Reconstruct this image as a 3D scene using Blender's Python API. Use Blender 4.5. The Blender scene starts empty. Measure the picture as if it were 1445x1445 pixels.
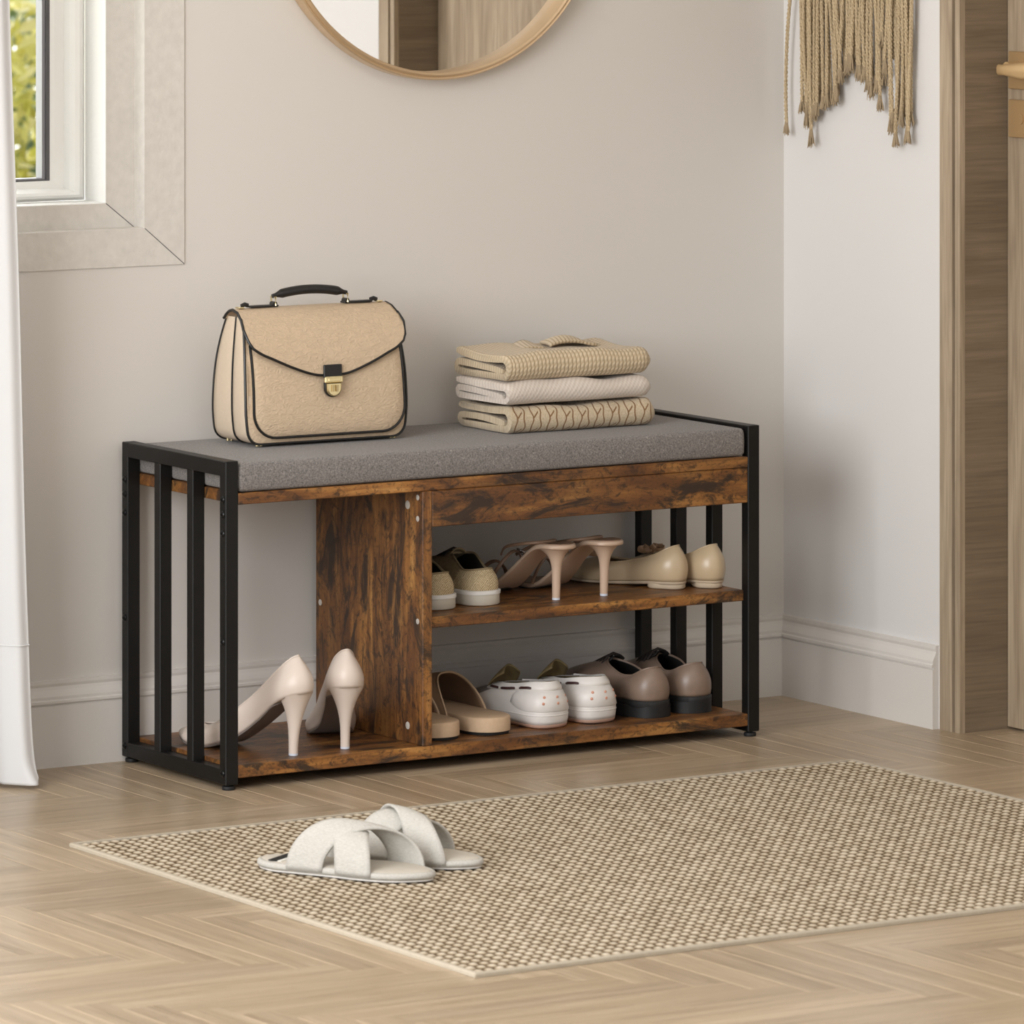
import bpy, math, random
from math import sin, cos, pi, sqrt, radians
from mathutils import Vector, Matrix

random.seed(7)
scn = bpy.context.scene
COL = scn.collection

# ------------------------------------------------------------------ helpers
def lin(c):
    c /= 255.0
    return c / 12.92 if c <= 0.04045 else ((c + 0.055) / 1.055) ** 2.4

def rgb(r, g, b):
    return (lin(r), lin(g), lin(b), 1.0)

def cv(tab):
    """smooth curve through (u, value) pairs"""
    xs = [a for a, _ in tab]; ys = [b for _, b in tab]
    n = len(xs)
    d = [(ys[i + 1] - ys[i]) / (xs[i + 1] - xs[i]) for i in range(n - 1)]
    m = [d[0]] + [0 if d[i - 1] * d[i] <= 0 else (d[i - 1] + d[i]) / 2 for i in range(1, n - 1)] + [d[-1]]
    def f(u):
        if u <= xs[0]: return ys[0]
        if u >= xs[-1]: return ys[-1]
        k = 0
        while u > xs[k + 1]: k += 1
        h = xs[k + 1] - xs[k]; t = (u - xs[k]) / h
        return ((2*t**3 - 3*t*t + 1) * ys[k] + (t**3 - 2*t*t + t) * h * m[k]
                + (-2*t**3 + 3*t*t) * ys[k + 1] + (t**3 - t*t) * h * m[k + 1])
    return f

def smooth(t):
    t = max(0.0, min(1.0, t)); return t * t * (3 - 2 * t)

def lerp(a, b, t): return a + (b - a) * t

class MB:
    """collects geometry; build() links it as ONE mesh object"""
    def __init__(s):
        s.v = []; s.f = []; s.mi = []; s.uv = []
    def add(s, verts, faces, mi=0, uvs=None):
        o = len(s.v)
        s.v += [tuple(p) for p in verts]
        for k, f in enumerate(faces):
            s.f.append([o + i for i in f]); s.mi.append(mi)
            s.uv.append([uvs[i] for i in f] if uvs else [(0, 0)] * len(f))
        return s
    def box(s, lo, hi, b=0.0, mi=0):
        x0, y0, z0 = lo; x1, y1, z1 = hi
        if b <= 0:
            v = [(x, y, z) for z in (z0, z1) for y in (y0, y1) for x in (x0, x1)]
            return s.add(v, [(0, 2, 3, 1), (4, 5, 7, 6), (0, 1, 5, 4), (2, 6, 7, 3), (0, 4, 6, 2), (1, 3, 7, 5)], mi)
        b = min(b, (x1 - x0) / 2.01, (y1 - y0) / 2.01, (z1 - z0) / 2.01)
        idx = {}; v = []
        for cx in (0, 1):
            for cy in (0, 1):
                for cz in (0, 1):
                    X = (x0, x1)[cx]; Y = (y0, y1)[cy]; Z = (z0, z1)[cz]
                    sx, sy, sz = (b, -b)[cx], (b, -b)[cy], (b, -b)[cz]
                    for ax, p in enumerate(((X, Y + sy, Z + sz), (X + sx, Y, Z + sz), (X + sx, Y + sy, Z))):
                        idx[(cx, cy, cz, ax)] = len(v); v.append(p)
        F = []
        R = (0, 1)
        for c in R:
            F.append([idx[(c, a, d, 0)] for a, d in ((0, 0), (1, 0), (1, 1), (0, 1))])
            F.append([idx[(a, c, d, 1)] for a, d in ((0, 0), (1, 0), (1, 1), (0, 1))])
            F.append([idx[(a, d, c, 2)] for a, d in ((0, 0), (1, 0), (1, 1), (0, 1))])
        for c in R:
            for d in R:
                F.append([idx[(c, d, 0, 0)], idx[(c, d, 1, 0)], idx[(c, d, 1, 1)], idx[(c, d, 0, 1)]])
                F.append([idx[(c, 0, d, 0)], idx[(c, 1, d, 0)], idx[(c, 1, d, 2)], idx[(c, 0, d, 2)]])
                F.append([idx[(0, c, d, 1)], idx[(1, c, d, 1)], idx[(1, c, d, 2)], idx[(0, c, d, 2)]])
                for e in R:
                    F.append([idx[(c, d, e, 0)], idx[(c, d, e, 1)], idx[(c, d, e, 2)]])
        ctr = Vector(((x0 + x1) / 2, (y0 + y1) / 2, (z0 + z1) / 2))
        out = []
        for f in F:
            P = [Vector(v[i]) for i in f]
            n = (P[1] - P[0]).cross(P[2] - P[0])
            mid = sum(P, Vector()) / len(P)
            out.append(f if n.dot(mid - ctr) > 0 else f[::-1])
        return s.add(v, out, mi)
    def loft(s, rings, cap0=True, cap1=True, closed=True, mi=0, uvs=None):
        n = len(rings[0]); v = [p for r in rings for p in r]; F = []
        m = n if closed else n - 1
        for j in range(len(rings) - 1):
            for i in range(m):
                a = j * n + i; b = j * n + (i + 1) % n
                F.append((a, b, b + n, a + n))
        if cap0: F.append(tuple(range(n))[::-1])
        if cap1: F.append(tuple((len(rings) - 1) * n + i for i in range(n)))
        return s.add(v, F, mi, uvs)
    def tube(s, pts, r, n=8, closed=False, mi=0, flat=None):
        pts = [Vector(p) for p in pts]; N = len(pts); rings = []
        up = Vector((0.013, 0.021, 1.0)).normalized(); prev = None
        for i in range(N):
            if closed: t = pts[(i + 1) % N] - pts[i - 1]
            else: t = pts[min(i + 1, N - 1)] - pts[max(i - 1, 0)]
            if t.length < 1e-9: t = Vector((0, 0, 1))
            t.normalize()
            if prev is None:
                a = up if abs(t.dot(up)) < 0.95 else Vector((1, 0, 0))
                x = (a - t * a.dot(t)).normalized()
            else:
                x = (prev - t * prev.dot(t)).normalized()
            prev = x; y = t.cross(x)
            rr = r[i] if isinstance(r, (list, tuple)) else r
            rx, ry = (rr, rr) if flat is None else (rr, rr * flat)
            rings.append([pts[i] + x * rx * cos(2*pi*k/n) + y * ry * sin(2*pi*k/n) for k in range(n)])
        if closed:
            rings.append(rings[0])
            return s.loft(rings, False, False, mi=mi)
        return s.loft(rings, True, True, mi=mi)
    def lathe(s, prof, c=(0, 0, 0), n=24, mi=0):
        rings = [[(c[0] + r * cos(2*pi*k/n), c[1] + r * sin(2*pi*k/n), c[2] + z) for k in range(n)] for r, z in prof]
        return s.loft(rings, True, True, mi=mi)
    def prism(s, poly, axis, a, b, mi=0, bev=0.0):
        """extrude 2-D polygon along an axis; poly coords are the other two axes in order"""
        def P(q, w):
            if axis == 0: return (w, q[0], q[1])
            if axis == 1: return (q[0], w, q[1])
            return (q[0], q[1], w)
        return s.loft([[P(q, a) for q in poly], [P(q, b) for q in poly]], mi=mi)
    def build(s, name, mats, parent=None, smooth=True, angle=40, origin=None, mods=None, label=None, fix=False):
        me = bpy.data.meshes.new(name)
        off = Vector(origin) if origin else (parent_world(parent) if parent and s_world(parent) else Vector())
        me.from_pydata([tuple(Vector(p) - off) for p in s.v], [], s.f)
        if not isinstance(mats, (list, tuple)): mats = [mats]
        for m in mats: me.materials.append(m)
        me.polygons.foreach_set('material_index', s.mi)
        uvl = me.uv_layers.new(name='UVMap')
        k = 0
        flat = []
        for f in s.uv:
            for q in f: flat += [q[0], q[1]]
        uvl.data.foreach_set('uv', flat)
        if fix:
            import bmesh
            bm = bmesh.new(); bm.from_mesh(me)
            bmesh.ops.remove_doubles(bm, verts=bm.verts, dist=1e-6)
            bmesh.ops.recalc_face_normals(bm, faces=bm.faces); bm.to_mesh(me); bm.free()
        if smooth:
            me.polygons.foreach_set('use_smooth', [True] * len(me.polygons))
            me.set_sharp_from_angle(angle=radians(angle))
        me.validate(); me.update()
        o = bpy.data.objects.new(name, me); COL.objects.link(o)
        if parent: o.parent = parent
        elif origin: o.location = origin
        if label: o['label'] = label
        return o

WORLD_ROOTS = {}
def s_world(o): return o.name in WORLD_ROOTS
def parent_world(o): return WORLD_ROOTS[o.name]

def thing(name, label, cat, loc=(0, 0, 0), rz=0.0, group=None, world=False):
    o = bpy.data.objects.new(name, None); COL.objects.link(o)
    o.empty_display_size = 0.05
    o.location = loc; o.rotation_euler = (0, 0, rz)
    o['label'] = label; o['category'] = cat
    if group: o['group'] = group
    if world: WORLD_ROOTS[o.name] = Vector(loc)
    return o

def sub(parent, child):
    """mark child part as a world-space builder too"""
    if parent.name in WORLD_ROOTS: WORLD_ROOTS[child.name] = WORLD_ROOTS[parent.name]
    return child

def tag(o, label, cat, group=None):
    o['label'] = label; o['category'] = cat
    if group: o['group'] = group
    return o

def struct(o, label=None, cat=None):
    o['kind'] = 'structure'
    if label: o['label'] = label
    if cat: o['category'] = cat
    return o

# ------------------------------------------------------------------ materials
class NT:
    def __init__(s, name):
        s.m = bpy.data.materials.new(name); s.m.use_nodes = True
        s.t = s.m.node_tree; s.n = s.t.nodes; s.l = s.t.links
        s.b = s.n['Principled BSDF']
    def node(s, typ, **kw):
        n = s.n.new(typ)
        for k, v in kw.items(): setattr(n, k, v)
        return n
    def set(s, node, **kw):
        for k, v in kw.items():
            node.inputs[k.replace('_', ' ')].default_value = v
        return node
    def link(s, a, b): s.l.new(a, b)
    def coord(s, which='Object', scale=(1, 1, 1), loc=(0, 0, 0), rot=(0, 0, 0)):
        tc = s.node('ShaderNodeTexCoord'); mp = s.node('ShaderNodeMapping')
        mp.inputs['Scale'].default_value = scale; mp.inputs['Location'].default_value = loc
        mp.inputs['Rotation'].default_value = rot
        s.link(tc.outputs[which], mp.inputs['Vector']); return mp.outputs['Vector']
    def noise(s, vec, scale, detail=4, rough=0.55, dist=0.0):
        n = s.node('ShaderNodeTexNoise')
        n.inputs['Scale'].default_value = scale; n.inputs['Detail'].default_value = detail
        n.inputs['Roughness'].default_value = rough; n.inputs['Distortion'].default_value = dist
        if vec is not None: s.link(vec, n.inputs['Vector'])
        return n.outputs['Fac']
    def ramp(s, fac, stops):
        r = s.node('ShaderNodeValToRGB'); e = r.color_ramp.elements
        while len(e) < len(stops): e.new(0.5)
        for el, (p, c) in zip(e, stops):
            el.position = p; el.color = c if isinstance(c, tuple) else (c, c, c, 1)
        s.link(fac, r.inputs['Fac']); return r.outputs['Color']
    def mix(s, fac, a, b, mode='MIX'):
        m = s.node('ShaderNodeMix', data_type='RGBA', blend_type=mode)
        for sock, v in ((m.inputs[0], fac), (m.inputs[6], a), (m.inputs[7], b)):
            if hasattr(v, 'links') or isinstance(v, bpy.types.NodeSocket): s.link(v, sock)
            else: sock.default_value = v
        return m.outputs[2]
    def math(s, op, a, b=None, c=None):
        m = s.node('ShaderNodeMath', operation=op)
        for i, v in enumerate((a, b, c)):
            if v is None: continue
            if isinstance(v, bpy.types.NodeSocket): s.link(v, m.inputs[i])
            else: m.inputs[i].default_value = v
        return m.outputs[0]
    def bump(s, h, strength=0.3, dist=0.002):
        b = s.node('ShaderNodeBump'); b.inputs['Strength'].default_value = strength
        b.inputs['Distance'].default_value = dist
        s.link(h, b.inputs['Height']); s.link(b.outputs['Normal'], s.b.inputs['Normal'])
    def base(s, v):
        if isinstance(v, bpy.types.NodeSocket): s.link(v, s.b.inputs['Base Color'])
        else: s.b.inputs['Base Color'].default_value = v
    def props(s, rough=0.5, metal=0.0, spec=0.5, **kw):
        s.b.inputs['Roughness'].default_value = rough; s.b.inputs['Metallic'].default_value = metal
        s.b.inputs['Specular IOR Level'].default_value = spec
        for k, v in kw.items(): s.b.inputs[k.replace('_', ' ')].default_value = v
        return s

def simple(name, color, rough=0.5, metal=0.0, spec=0.5, noise=None, bump=None, **kw):
    t = NT(name); t.props(rough, metal, spec, **kw)
    if noise:
        sc, amt = noise
        f = t.noise(t.coord(), sc, 5)
        dark = tuple(c * (1 - amt) for c in color[:3]) + (1,)
        lite = tuple(min(1, c * (1 + amt)) for c in color[:3]) + (1,)
        t.base(t.ramp(f, [(0.3, dark), (0.7, lite)]))
    else: t.base(color)
    if bump:
        sc, st, di = bump
        t.bump(t.noise(t.coord(), sc, 5), st, di)
    return t.m

def rustic(name, axis):
    """dark rustic particle-board wood, grain along axis 0/1/2"""
    t = NT(name)
    def stretched(k, along):
        sc = [k, k, k]; sc[axis] = along; return tuple(sc)
    v1 = t.coord('Object', stretched(1.0, 0.16))
    big = t.noise(v1, 34, 5, 0.6, 0.8)
    wide = t.noise(t.coord('Object', stretched(1.0, 0.3), (5.1, 2.3, 1.9)), 9, 3, 0.5, 0.4)
    v2 = t.coord('Object', stretched(1.0, 0.06), (3.1, 1.7, 0.4))
    fine = t.noise(v2, 150, 4, 0.6, 0.2)
    v3 = t.coord('Object', stretched(1.0, 0.42), (1.3, 5.2, 2.2))
    patch = t.noise(v3, 15, 9, 0.72, 1.5)
    speck = t.noise(t.coord('Object', stretched(1, .7)), 190, 5, 0.7, 0.5)
    col = t.ramp(big, [(0.30, rgb(74, 46, 26)), (0.45, rgb(126, 82, 42)), (0.57, rgb(164, 112, 57)), (0.72, rgb(194, 144, 82))])
    col = t.mix(t.ramp(wide, [(0.38, 0.55), (0.58, 0.0)]), col, rgb(84, 54, 34))
    col = t.mix(t.ramp(fine, [(0.44, 0.0), (0.64, 0.6)]), col, rgb(100, 64, 36))
    col = t.mix(t.ramp(patch, [(0.505, 0.0), (0.59, 0.92)]), col, rgb(46, 37, 31))
    col = t.mix(t.ramp(speck, [(0.53, 0.0), (0.68, 0.75)]), col, rgb(56, 40, 30))
    mott = t.noise(t.coord('Object', stretched(1.0, 0.6), (7.3, 3.2, 4.2)), 62, 6, 0.7, 0.9)
    col = t.mix(t.ramp(mott, [(0.53, 0.0), (0.63, 0.82)]), col, rgb(48, 34, 26))
    # knots
    vo = t.node('ShaderNodeTexVoronoi'); vo.inputs['Scale'].default_value = 9.0
    t.link(t.coord('Object', stretched(1.0, 0.6), (0.37, 0.11, 0.23)), vo.inputs['Vector'])
    kd = t.ramp(vo.outputs['Distance'], [(0.03, 0.9), (0.10, 0.0)])
    col = t.mix(kd, col, rgb(30, 22, 18))
    t.base(col); t.props(0.42, 0, 0.4)
    t.bump(t.math('ADD', fine, patch), 0.12, 0.001)
    return t.m

def oak(name, axis, tone=1.0, c0=(150, 132, 110), c1=(186, 168, 144), sc=30, wav=True):
    t = NT(name)
    s = [1.0] * 3; s[axis] = 0.09
    v = t.coord('Object', tuple(s), (0.3, 0.7, 0.1))
    a = t.noise(v, sc, 6, 0.6, 0.8)
    s2 = [1.0] * 3; s2[axis] = 0.03
    b = t.noise(t.coord('Object', tuple(s2), (2, 1, 3)), sc * 8, 3, 0.6)
    d = rgb(*[c * tone for c in c0]); l = rgb(*[c * tone for c in c1])
    col = t.ramp(a, [(0.32, d), (0.5, tuple((x + y) / 2 for x, y in zip(d, l))), (0.68, l)])
    col = t.mix(t.ramp(b, [(0.45, 0.0), (0.7, 0.45)]), col, rgb(*[c * tone * 0.8 for c in c0]))
    t.base(col); t.props(0.5, 0, 0.35); t.bump(b, 0.08, 0.001)
    return t.m

M = {}
M['wall'] = simple('warm_white_paint', rgb(214, 209, 203), 0.75, spec=0.2)
M['wall_r'] = simple('right_wall_paint', rgb(222, 220, 218), 0.75, spec=0.2)
M['ceil'] = simple('ceiling_paint', rgb(235, 232, 228), 0.85)
M['trim'] = simple('baseboard_paint', rgb(217, 212, 206), 0.5, spec=0.35)
M['plaster'] = simple('window_trim_plaster', rgb(212, 207, 200), 0.8, spec=0.2, noise=(60, 0.05), bump=(85, 0.35, 0.004))
M['reveal'] = simple('white_plaster', rgb(244, 243, 240), 0.8, spec=0.2, bump=(120, 0.25, 0.003))
M['sash'] = simple('white_sash_paint', rgb(243, 242, 239), 0.45, bump=(140, 0.15, 0.002))
M['gasket'] = simple('dark_gasket', rgb(88, 86, 88), 0.6)
M['spacer'] = simple('grey_spacer', rgb(160, 160, 164), 0.4, 0.4)
M['black'] = simple('black_powder_coat', rgb(17, 16, 15), 0.45, spec=0.3)
M['rubber'] = simple('black_rubber', rgb(24, 24, 25), 0.6)
M['screw'] = simple('black_screw', rgb(30, 30, 30), 0.25, 0.6)
M['cap'] = simple('pale_cover_cap', rgb(190, 184, 176), 0.4, noise=(400, 0.1))
M['wood_x'] = rustic('rustic_wood_long', 0)
M['wood_z'] = rustic('rustic_wood_upright', 2)
M['oak_z'] = oak('grey_oak_upright', 2, 1.0)
M['oak_jamb'] = oak('grey_oak_jamb', 0, 0.80, (148, 128, 104), (176, 155, 129), 26)
M['gold'] = simple('brushed_gold', rgb(216, 190, 156), 0.36, 0.75, bump=(300, 0.03, 0.001))
M['door_gold'] = simple('satin_gold', rgb(206, 174, 128), 0.42, 0.45)
M['plate_gold'] = simple('dull_gold_plate', rgb(182, 150, 108), 0.45, 0.4)
M['brass'] = simple('pale_brass', rgb(226, 210, 164), 0.22, 0.95)
M['black_leather'] = simple('black_leather', rgb(22, 21, 21), 0.38, bump=(300, 0.1, 0.001))

t = NT('mirror_glass'); t.base((0.93, 0.93, 0.92, 1)); t.props(0.01, 1.0); M['mirror'] = t.m
t = NT('window_glass'); t.base((1, 1, 1, 1)); t.props(0.0, 0, 0.5, Transmission_Weight=1.0, IOR=1.02); M['glass'] = t.m

# cushion fabric : grey with light flecks
t = NT('grey_woven_fabric')
f1 = t.noise(t.coord(), 420, 3, 0.7); f2 = t.noise(t.coord('Object', (1, 1, 1), (3, 3, 3)), 300, 4, 0.75)
c = t.ramp(f1, [(0.34, rgb(96, 92, 90)), (0.52, rgb(128, 123, 120)), (0.68, rgb(150, 145, 141))])
c = t.mix(t.ramp(f2, [(0.58, 0.0), (0.72, 0.8)]), c, rgb(188, 183, 178))
t.base(c); t.props(0.9, 0, 0.15, Sheen_Weight=0.15); t.bump(f1, 0.5, 0.002); M['cushion'] = t.m

def leather(name, col, sc=150, st=0.4, rough=0.5, amt=0.05):
    t = NT(name)
    n = t.noise(t.coord('Object', (0.55, 1, 1), (0, 0, 0), (0, 0.6, 0)), sc, 4, 0.55, 1.5)
    d = tuple(x * (1 - amt * 1.6) for x in col[:3]) + (1,); l = tuple(min(1, x * (1 + amt)) for x in col[:3]) + (1,)
    t.base(t.ramp(n, [(0.3, d), (0.7, l)])); t.props(rough, 0, 0.35)
    t.bump(n, st, 0.003); return t.m
M['bag'] = leather('cream_grained_leather', rgb(205, 182, 154), 165, 0.75, 0.5, 0.05)
M['bag_side'] = leather('cream_smooth_leather', rgb(208, 190, 168), 120, 0.15, 0.5, 0.02)
M['pump'] = simple('ivory_leather', rgb(216, 201, 189), 0.36, spec=0.45)
M['pump_sole'] = simple('grey_brown_sole', rgb(118, 108, 102), 0.6)
M['tip'] = simple('pale_heel_tip', rgb(206, 210, 220), 0.4)
M['pump_line'] = simple('ivory_lining', rgb(205, 190, 176), 0.6)
M['nude'] = simple('nude_leather', rgb(200, 173, 151), 0.38, spec=0.45)
M['nude_dark'] = simple('nude_strap_leather', rgb(150, 120, 98), 0.4)
M['sole_dark'] = simple('dark_brown_sole', rgb(60, 52, 46), 0.6)
M['crystal'] = simple('silver_buckle', rgb(215, 215, 215), 0.2, 0.9)
M['flat'] = simple('beige_patent_leather', rgb(192, 170, 139), 0.3, spec=0.5)
M['flat_in'] = simple('beige_lining', rgb(176, 152, 124), 0.6)
M['bow'] = simple('tan_ribbon', rgb(176, 142, 112), 0.5)
M['flat_sole'] = simple('pale_tan_sole', rgb(196, 178, 154), 0.5)
M['mule'] = simple('beige_suede', rgb(196, 168, 138), 0.75, noise=(200, 0.04))
M['mule_in'] = simple('brown_mule_lining', rgb(140, 114, 92), 0.8)
M['boat'] = simple('white_leather', rgb(222, 217, 212), 0.42, bump=(250, 0.08, 0.001))
M['boat_sole'] = simple('pink_gum_sole', rgb(206, 168, 148), 0.6)
M['boat_in'] = simple('olive_lining', rgb(130, 112, 76), 0.8)
M['boat_lace'] = simple('maroon_lace', rgb(58, 28, 26), 0.6)
M['boat_dot'] = simple('pink_dot', rgb(214, 156, 132), 0.5)
M['boat_grey'] = simple('grey_vamp_leather', rgb(140, 134, 128), 0.5)
M['oxford'] = simple('taupe_brown_leather', rgb(132, 112, 98), 0.36, noise=(60, 0.08))
M['ox_in'] = simple('dark_oxford_lining', rgb(24, 22, 20), 0.7)
M['lace_dark'] = simple('dark_lace', rgb(38, 30, 26), 0.6)

# espadrille weave
t = NT('straw_weave')
w = t.node('ShaderNodeTexWave', wave_type='BANDS', bands_direction='DIAGONAL'); w.inputs['Scale'].default_value = 150; w.inputs['Distortion'].default_value = 5.0
t.link(t.coord(), w.inputs['Vector'])
n = t.noise(t.coord(), 330, 3, 0.7)
h = t.math('ADD', t.math('MULTIPLY_ADD', w.outputs['Fac'], 0.5, 0.2), n)
t.base(t.ramp(t.math('MULTIPLY', h, 0.5), [(0.32, rgb(150, 128, 94)), (0.5, rgb(200, 180, 144)), (0.68, rgb(228, 212, 180))])); t.props(0.85, 0, 0.15); t.bump(h, 0.4, 0.002); M['straw'] = t.m
M['straw_dark'] = simple('olive_canvas', rgb(148, 130, 100), 0.85, noise=(200, 0.15))
M['sneak_in'] = simple('dark_olive_lining', rgb(52, 46, 34), 0.9)
M['sneak_sole'] = simple('off_white_rubber', rgb(206, 200, 186), 0.55)
M['sneak_band'] = simple('white_rubber_band', rgb(226, 223, 218), 0.4)

# linen slipper
t = NT('pale_linen')
n1 = t.noise(t.coord('Object', (1, 6, 6)), 160, 3, 0.6); n2 = t.noise(t.coord('Object', (6, 1, 6)), 160, 3, 0.6)
h = t.math('ADD', n1, n2)
t.base(t.ramp(t.math('MULTIPLY', h, 0.5), [(0.35, rgb(178, 174, 166)), (0.62, rgb(206, 203, 196))])); t.props(0.9, 0, 0.1); t.bump(h, 0.25, 0.001); M['linen'] = t.m
M['linen_bed'] = simple('cream_footbed', rgb(196, 188, 175), 0.8, noise=(120, 0.04))
M['label_black'] = simple('black_band_print', rgb(14, 14, 14), 0.5)
M['label_white'] = simple('white_band_print', rgb(236, 234, 228), 0.6)

# curtain
t = NT('sheer_white_curtain'); t.base(rgb(213, 213, 213)); t.props(0.9, 0, 0.1, Subsurface_Weight=0.0)
h = t.noise(t.coord('Object', (8, 8, 1)), 60, 3); t.bump(h, 0.05, 0.001); M['curtain'] = t.m

# floor oak planks : UV along plank, colour attribute random
t = NT('pale_oak_parquet')
at = t.node('ShaderNodeAttribute', attribute_name='rnd')
tc = t.node('ShaderNodeTexCoord')
sep = t.node('ShaderNodeSeparateColor'); t.link(at.outputs['Color'], sep.inputs['Color'])
cmb = t.node('ShaderNodeCombineXYZ')
t.link(t.math('MULTIPLY', sep.outputs['Red'], 37.0), cmb.inputs['X']); t.link(t.math('MULTIPLY', sep.outputs['Green'], 53.0), cmb.inputs['Y'])
va = t.node('ShaderNodeVectorMath', operation='ADD'); t.link(tc.outputs['UV'], va.inputs[0]); t.link(cmb.outputs[0], va.inputs[1])
mp = t.node('ShaderNodeMapping'); mp.inputs['Scale'].default_value = (1.6, 26, 1); t.link(va.outputs[0], mp.inputs['Vector'])
g1 = t.noise(mp.outputs[0], 2.2, 5, 0.55, 0.9)
mp2 = t.node('ShaderNodeMapping'); mp2.inputs['Scale'].default_value = (5, 260, 1); t.link(va.outputs[0], mp2.inputs['Vector'])
g2 = t.noise(mp2.outputs[0], 1.0, 3, 0.6)
c = t.ramp(g1, [(0.28, rgb(158, 138, 112)), (0.5, rgb(178, 158, 132)), (0.72, rgb(193, 174, 149))])
c = t.mix(t.ramp(g2, [(0.42, 0.0), (0.75, 0.28)]), c, rgb(160, 138, 111))
tone = t.ramp(sep.outputs['Blue'], [(0.0, (0.82, 0.81, 0.80, 1)), (1.0, (1.03, 1.03, 1.03, 1))])
c = t.mix(1.0, c, tone, 'MULTIPLY')
t.base(c); t.props(0.3, 0, 0.45)
t.link(t.ramp(g2, [(0.3, 0.26), (0.8, 0.42)]), t.b.inputs['Roughness']); t.bump(g2, 0.05, 0.001)
M['floor'] = t.m
t = NT('plank_bevel'); t.base(rgb(190, 170, 143)); t.props(0.8, 0, 0.05); M['bevel'] = t.m  # pale tone paints in the light caught along the upright planks' long edges

# rug weave : colour follows the height of each woven nub
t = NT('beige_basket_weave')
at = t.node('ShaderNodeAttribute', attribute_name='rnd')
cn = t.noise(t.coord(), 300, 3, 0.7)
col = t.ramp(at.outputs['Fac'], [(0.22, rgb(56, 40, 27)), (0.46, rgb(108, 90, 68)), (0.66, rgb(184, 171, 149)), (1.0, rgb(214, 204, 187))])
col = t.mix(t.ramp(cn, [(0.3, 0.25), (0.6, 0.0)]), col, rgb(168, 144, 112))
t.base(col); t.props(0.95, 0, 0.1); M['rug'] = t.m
M['rug_edge'] = simple('beige_rug_binding', rgb(184, 173, 155), 0.9, noise=(200, 0.06), bump=(400, 0.3, 0.002))

# jute cord
t = NT('jute_cord')
n = t.noise(t.coord('Object', (1, 1, 0.4)), 700, 4, 0.7)
t.base(t.ramp(n, [(0.25, rgb(134, 114, 86)), (0.5, rgb(188, 168, 136)), (0.75, rgb(220, 202, 172))])); t.props(0.95, 0, 0.1); t.bump(n, 0.4, 0.001); M['jute'] = t.m
M['jute_end'] = simple('frayed_jute', rgb(160, 141, 114), 0.95, noise=(900, 0.25))
M['dowel'] = oak('dowel_wood', 1, 1.0, (150, 116, 80), (190, 152, 110))

# knits (UV in metres : u along the stack front, v along the fold)
def uvxy(t):
    tc = t.node('ShaderNodeTexCoord'); s = t.node('ShaderNodeSeparateXYZ'); t.link(tc.outputs['UV'], s.inputs[0])
    return s.outputs['X'], s.outputs['Y'], tc.outputs['UV']
t = NT('tan_rib_knit'); u, v, uv = uvxy(t)
fu = t.math('ABSOLUTE', t.math('SINE', t.math('MULTIPLY', u, pi / 0.0074)))
vv = t.math('ADD', t.math('MULTIPLY', v, 2 * pi / 0.0068), t.math('MULTIPLY', t.math('FRACT', t.math('DIVIDE', u, 0.0074)), pi))
fv = t.math('MULTIPLY_ADD', t.math('SINE', vv), 0.5, 0.5)
h = t.math('MULTIPLY', t.math('POWER', fu, 0.5), t.math('MULTIPLY_ADD', fv, 0.45, 0.55))
t.base(t.ramp(h, [(0.1, rgb(146, 124, 94)), (0.4, rgb(188, 168, 138)), (0.9, rgb(212, 195, 168))])); t.props(0.95, 0, 0.1, Sheen_Weight=0.2); t.bump(h, 0.6, 0.002); M['knit_tan'] = t.m
t = NT('white_moss_knit'); u, v, uv = uvxy(t)
d1 = t.math('SINE', t.math('MULTIPLY', t.math('ADD', u, v), 2 * pi / 0.0085)); d2 = t.math('SINE', t.math('MULTIPLY', t.math('SUBTRACT', u, v), 2 * pi / 0.0055))
h = t.math('MULTIPLY_ADD', t.math('ADD', d1, t.math('MULTIPLY', d2, 0.5)), 0.3, 0.5)
t.base(t.ramp(h, [(0.0, rgb(200, 187, 175)), (0.5, rgb(212, 201, 190)), (1.0, rgb(220, 210, 200))])); t.props(0.95, 0, 0.1, Sheen_Weight=0.2); t.bump(h, 0.3, 0.0012); M['knit_white'] = t.m
t = NT('cream_cable_knit'); u, v, uv = uvxy(t)
P = 0.0305
su = t.math('FRACT', t.math('DIVIDE', u, P))                       # 0..1 across one cable repeat
wob = t.math('MULTIPLY', t.math('SINE', t.math('MULTIPLY', v, 2 * pi / 0.021)), 0.05)
def line(center, width, extra=None):
    d = t.math('ABSOLUTE', t.math('SUBTRACT', t.math('ADD', su, extra) if extra is not None else su, center))
    return t.math('LESS_THAN', d, width)
l1 = line(0.12, 0.042, wob); 
wob2 = t.math('MULTIPLY', wob, -1.0)
l2 = line(0.62, 0.042, wob2)
fvv = t.math('FRACT', t.math('DIVIDE', v, 0.021))
dd = t.math('ABSOLUTE', t.math('SUBTRACT', t.math('MULTIPLY_ADD', fvv, -0.9, 0.82), su))
inc = t.math('MULTIPLY', t.math('GREATER_THAN', su, 0.14), t.math('LESS_THAN', su, 0.5))
l3 = t.math('MULTIPLY', t.math('LESS_THAN', dd, 0.055), inc)
ln = t.math('MAXIMUM', t.math('MAXIMUM', l1, l2), l3)
yn = t.noise(uv, 400, 3, 0.6)
yarn = t.ramp(yn, [(0.3, rgb(188, 169, 140)), (0.7, rgb(214, 198, 172))])
t.base(t.mix(t.math('MULTIPLY', ln, 0.9), yarn, rgb(128, 92, 56))); t.props(0.95, 0, 0.1, Sheen_Weight=0.2)
t.bump(t.math('MULTIPLY_ADD', ln, -0.8, yn), 0.6, 0.003); M['knit_cable'] = t.m

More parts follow.
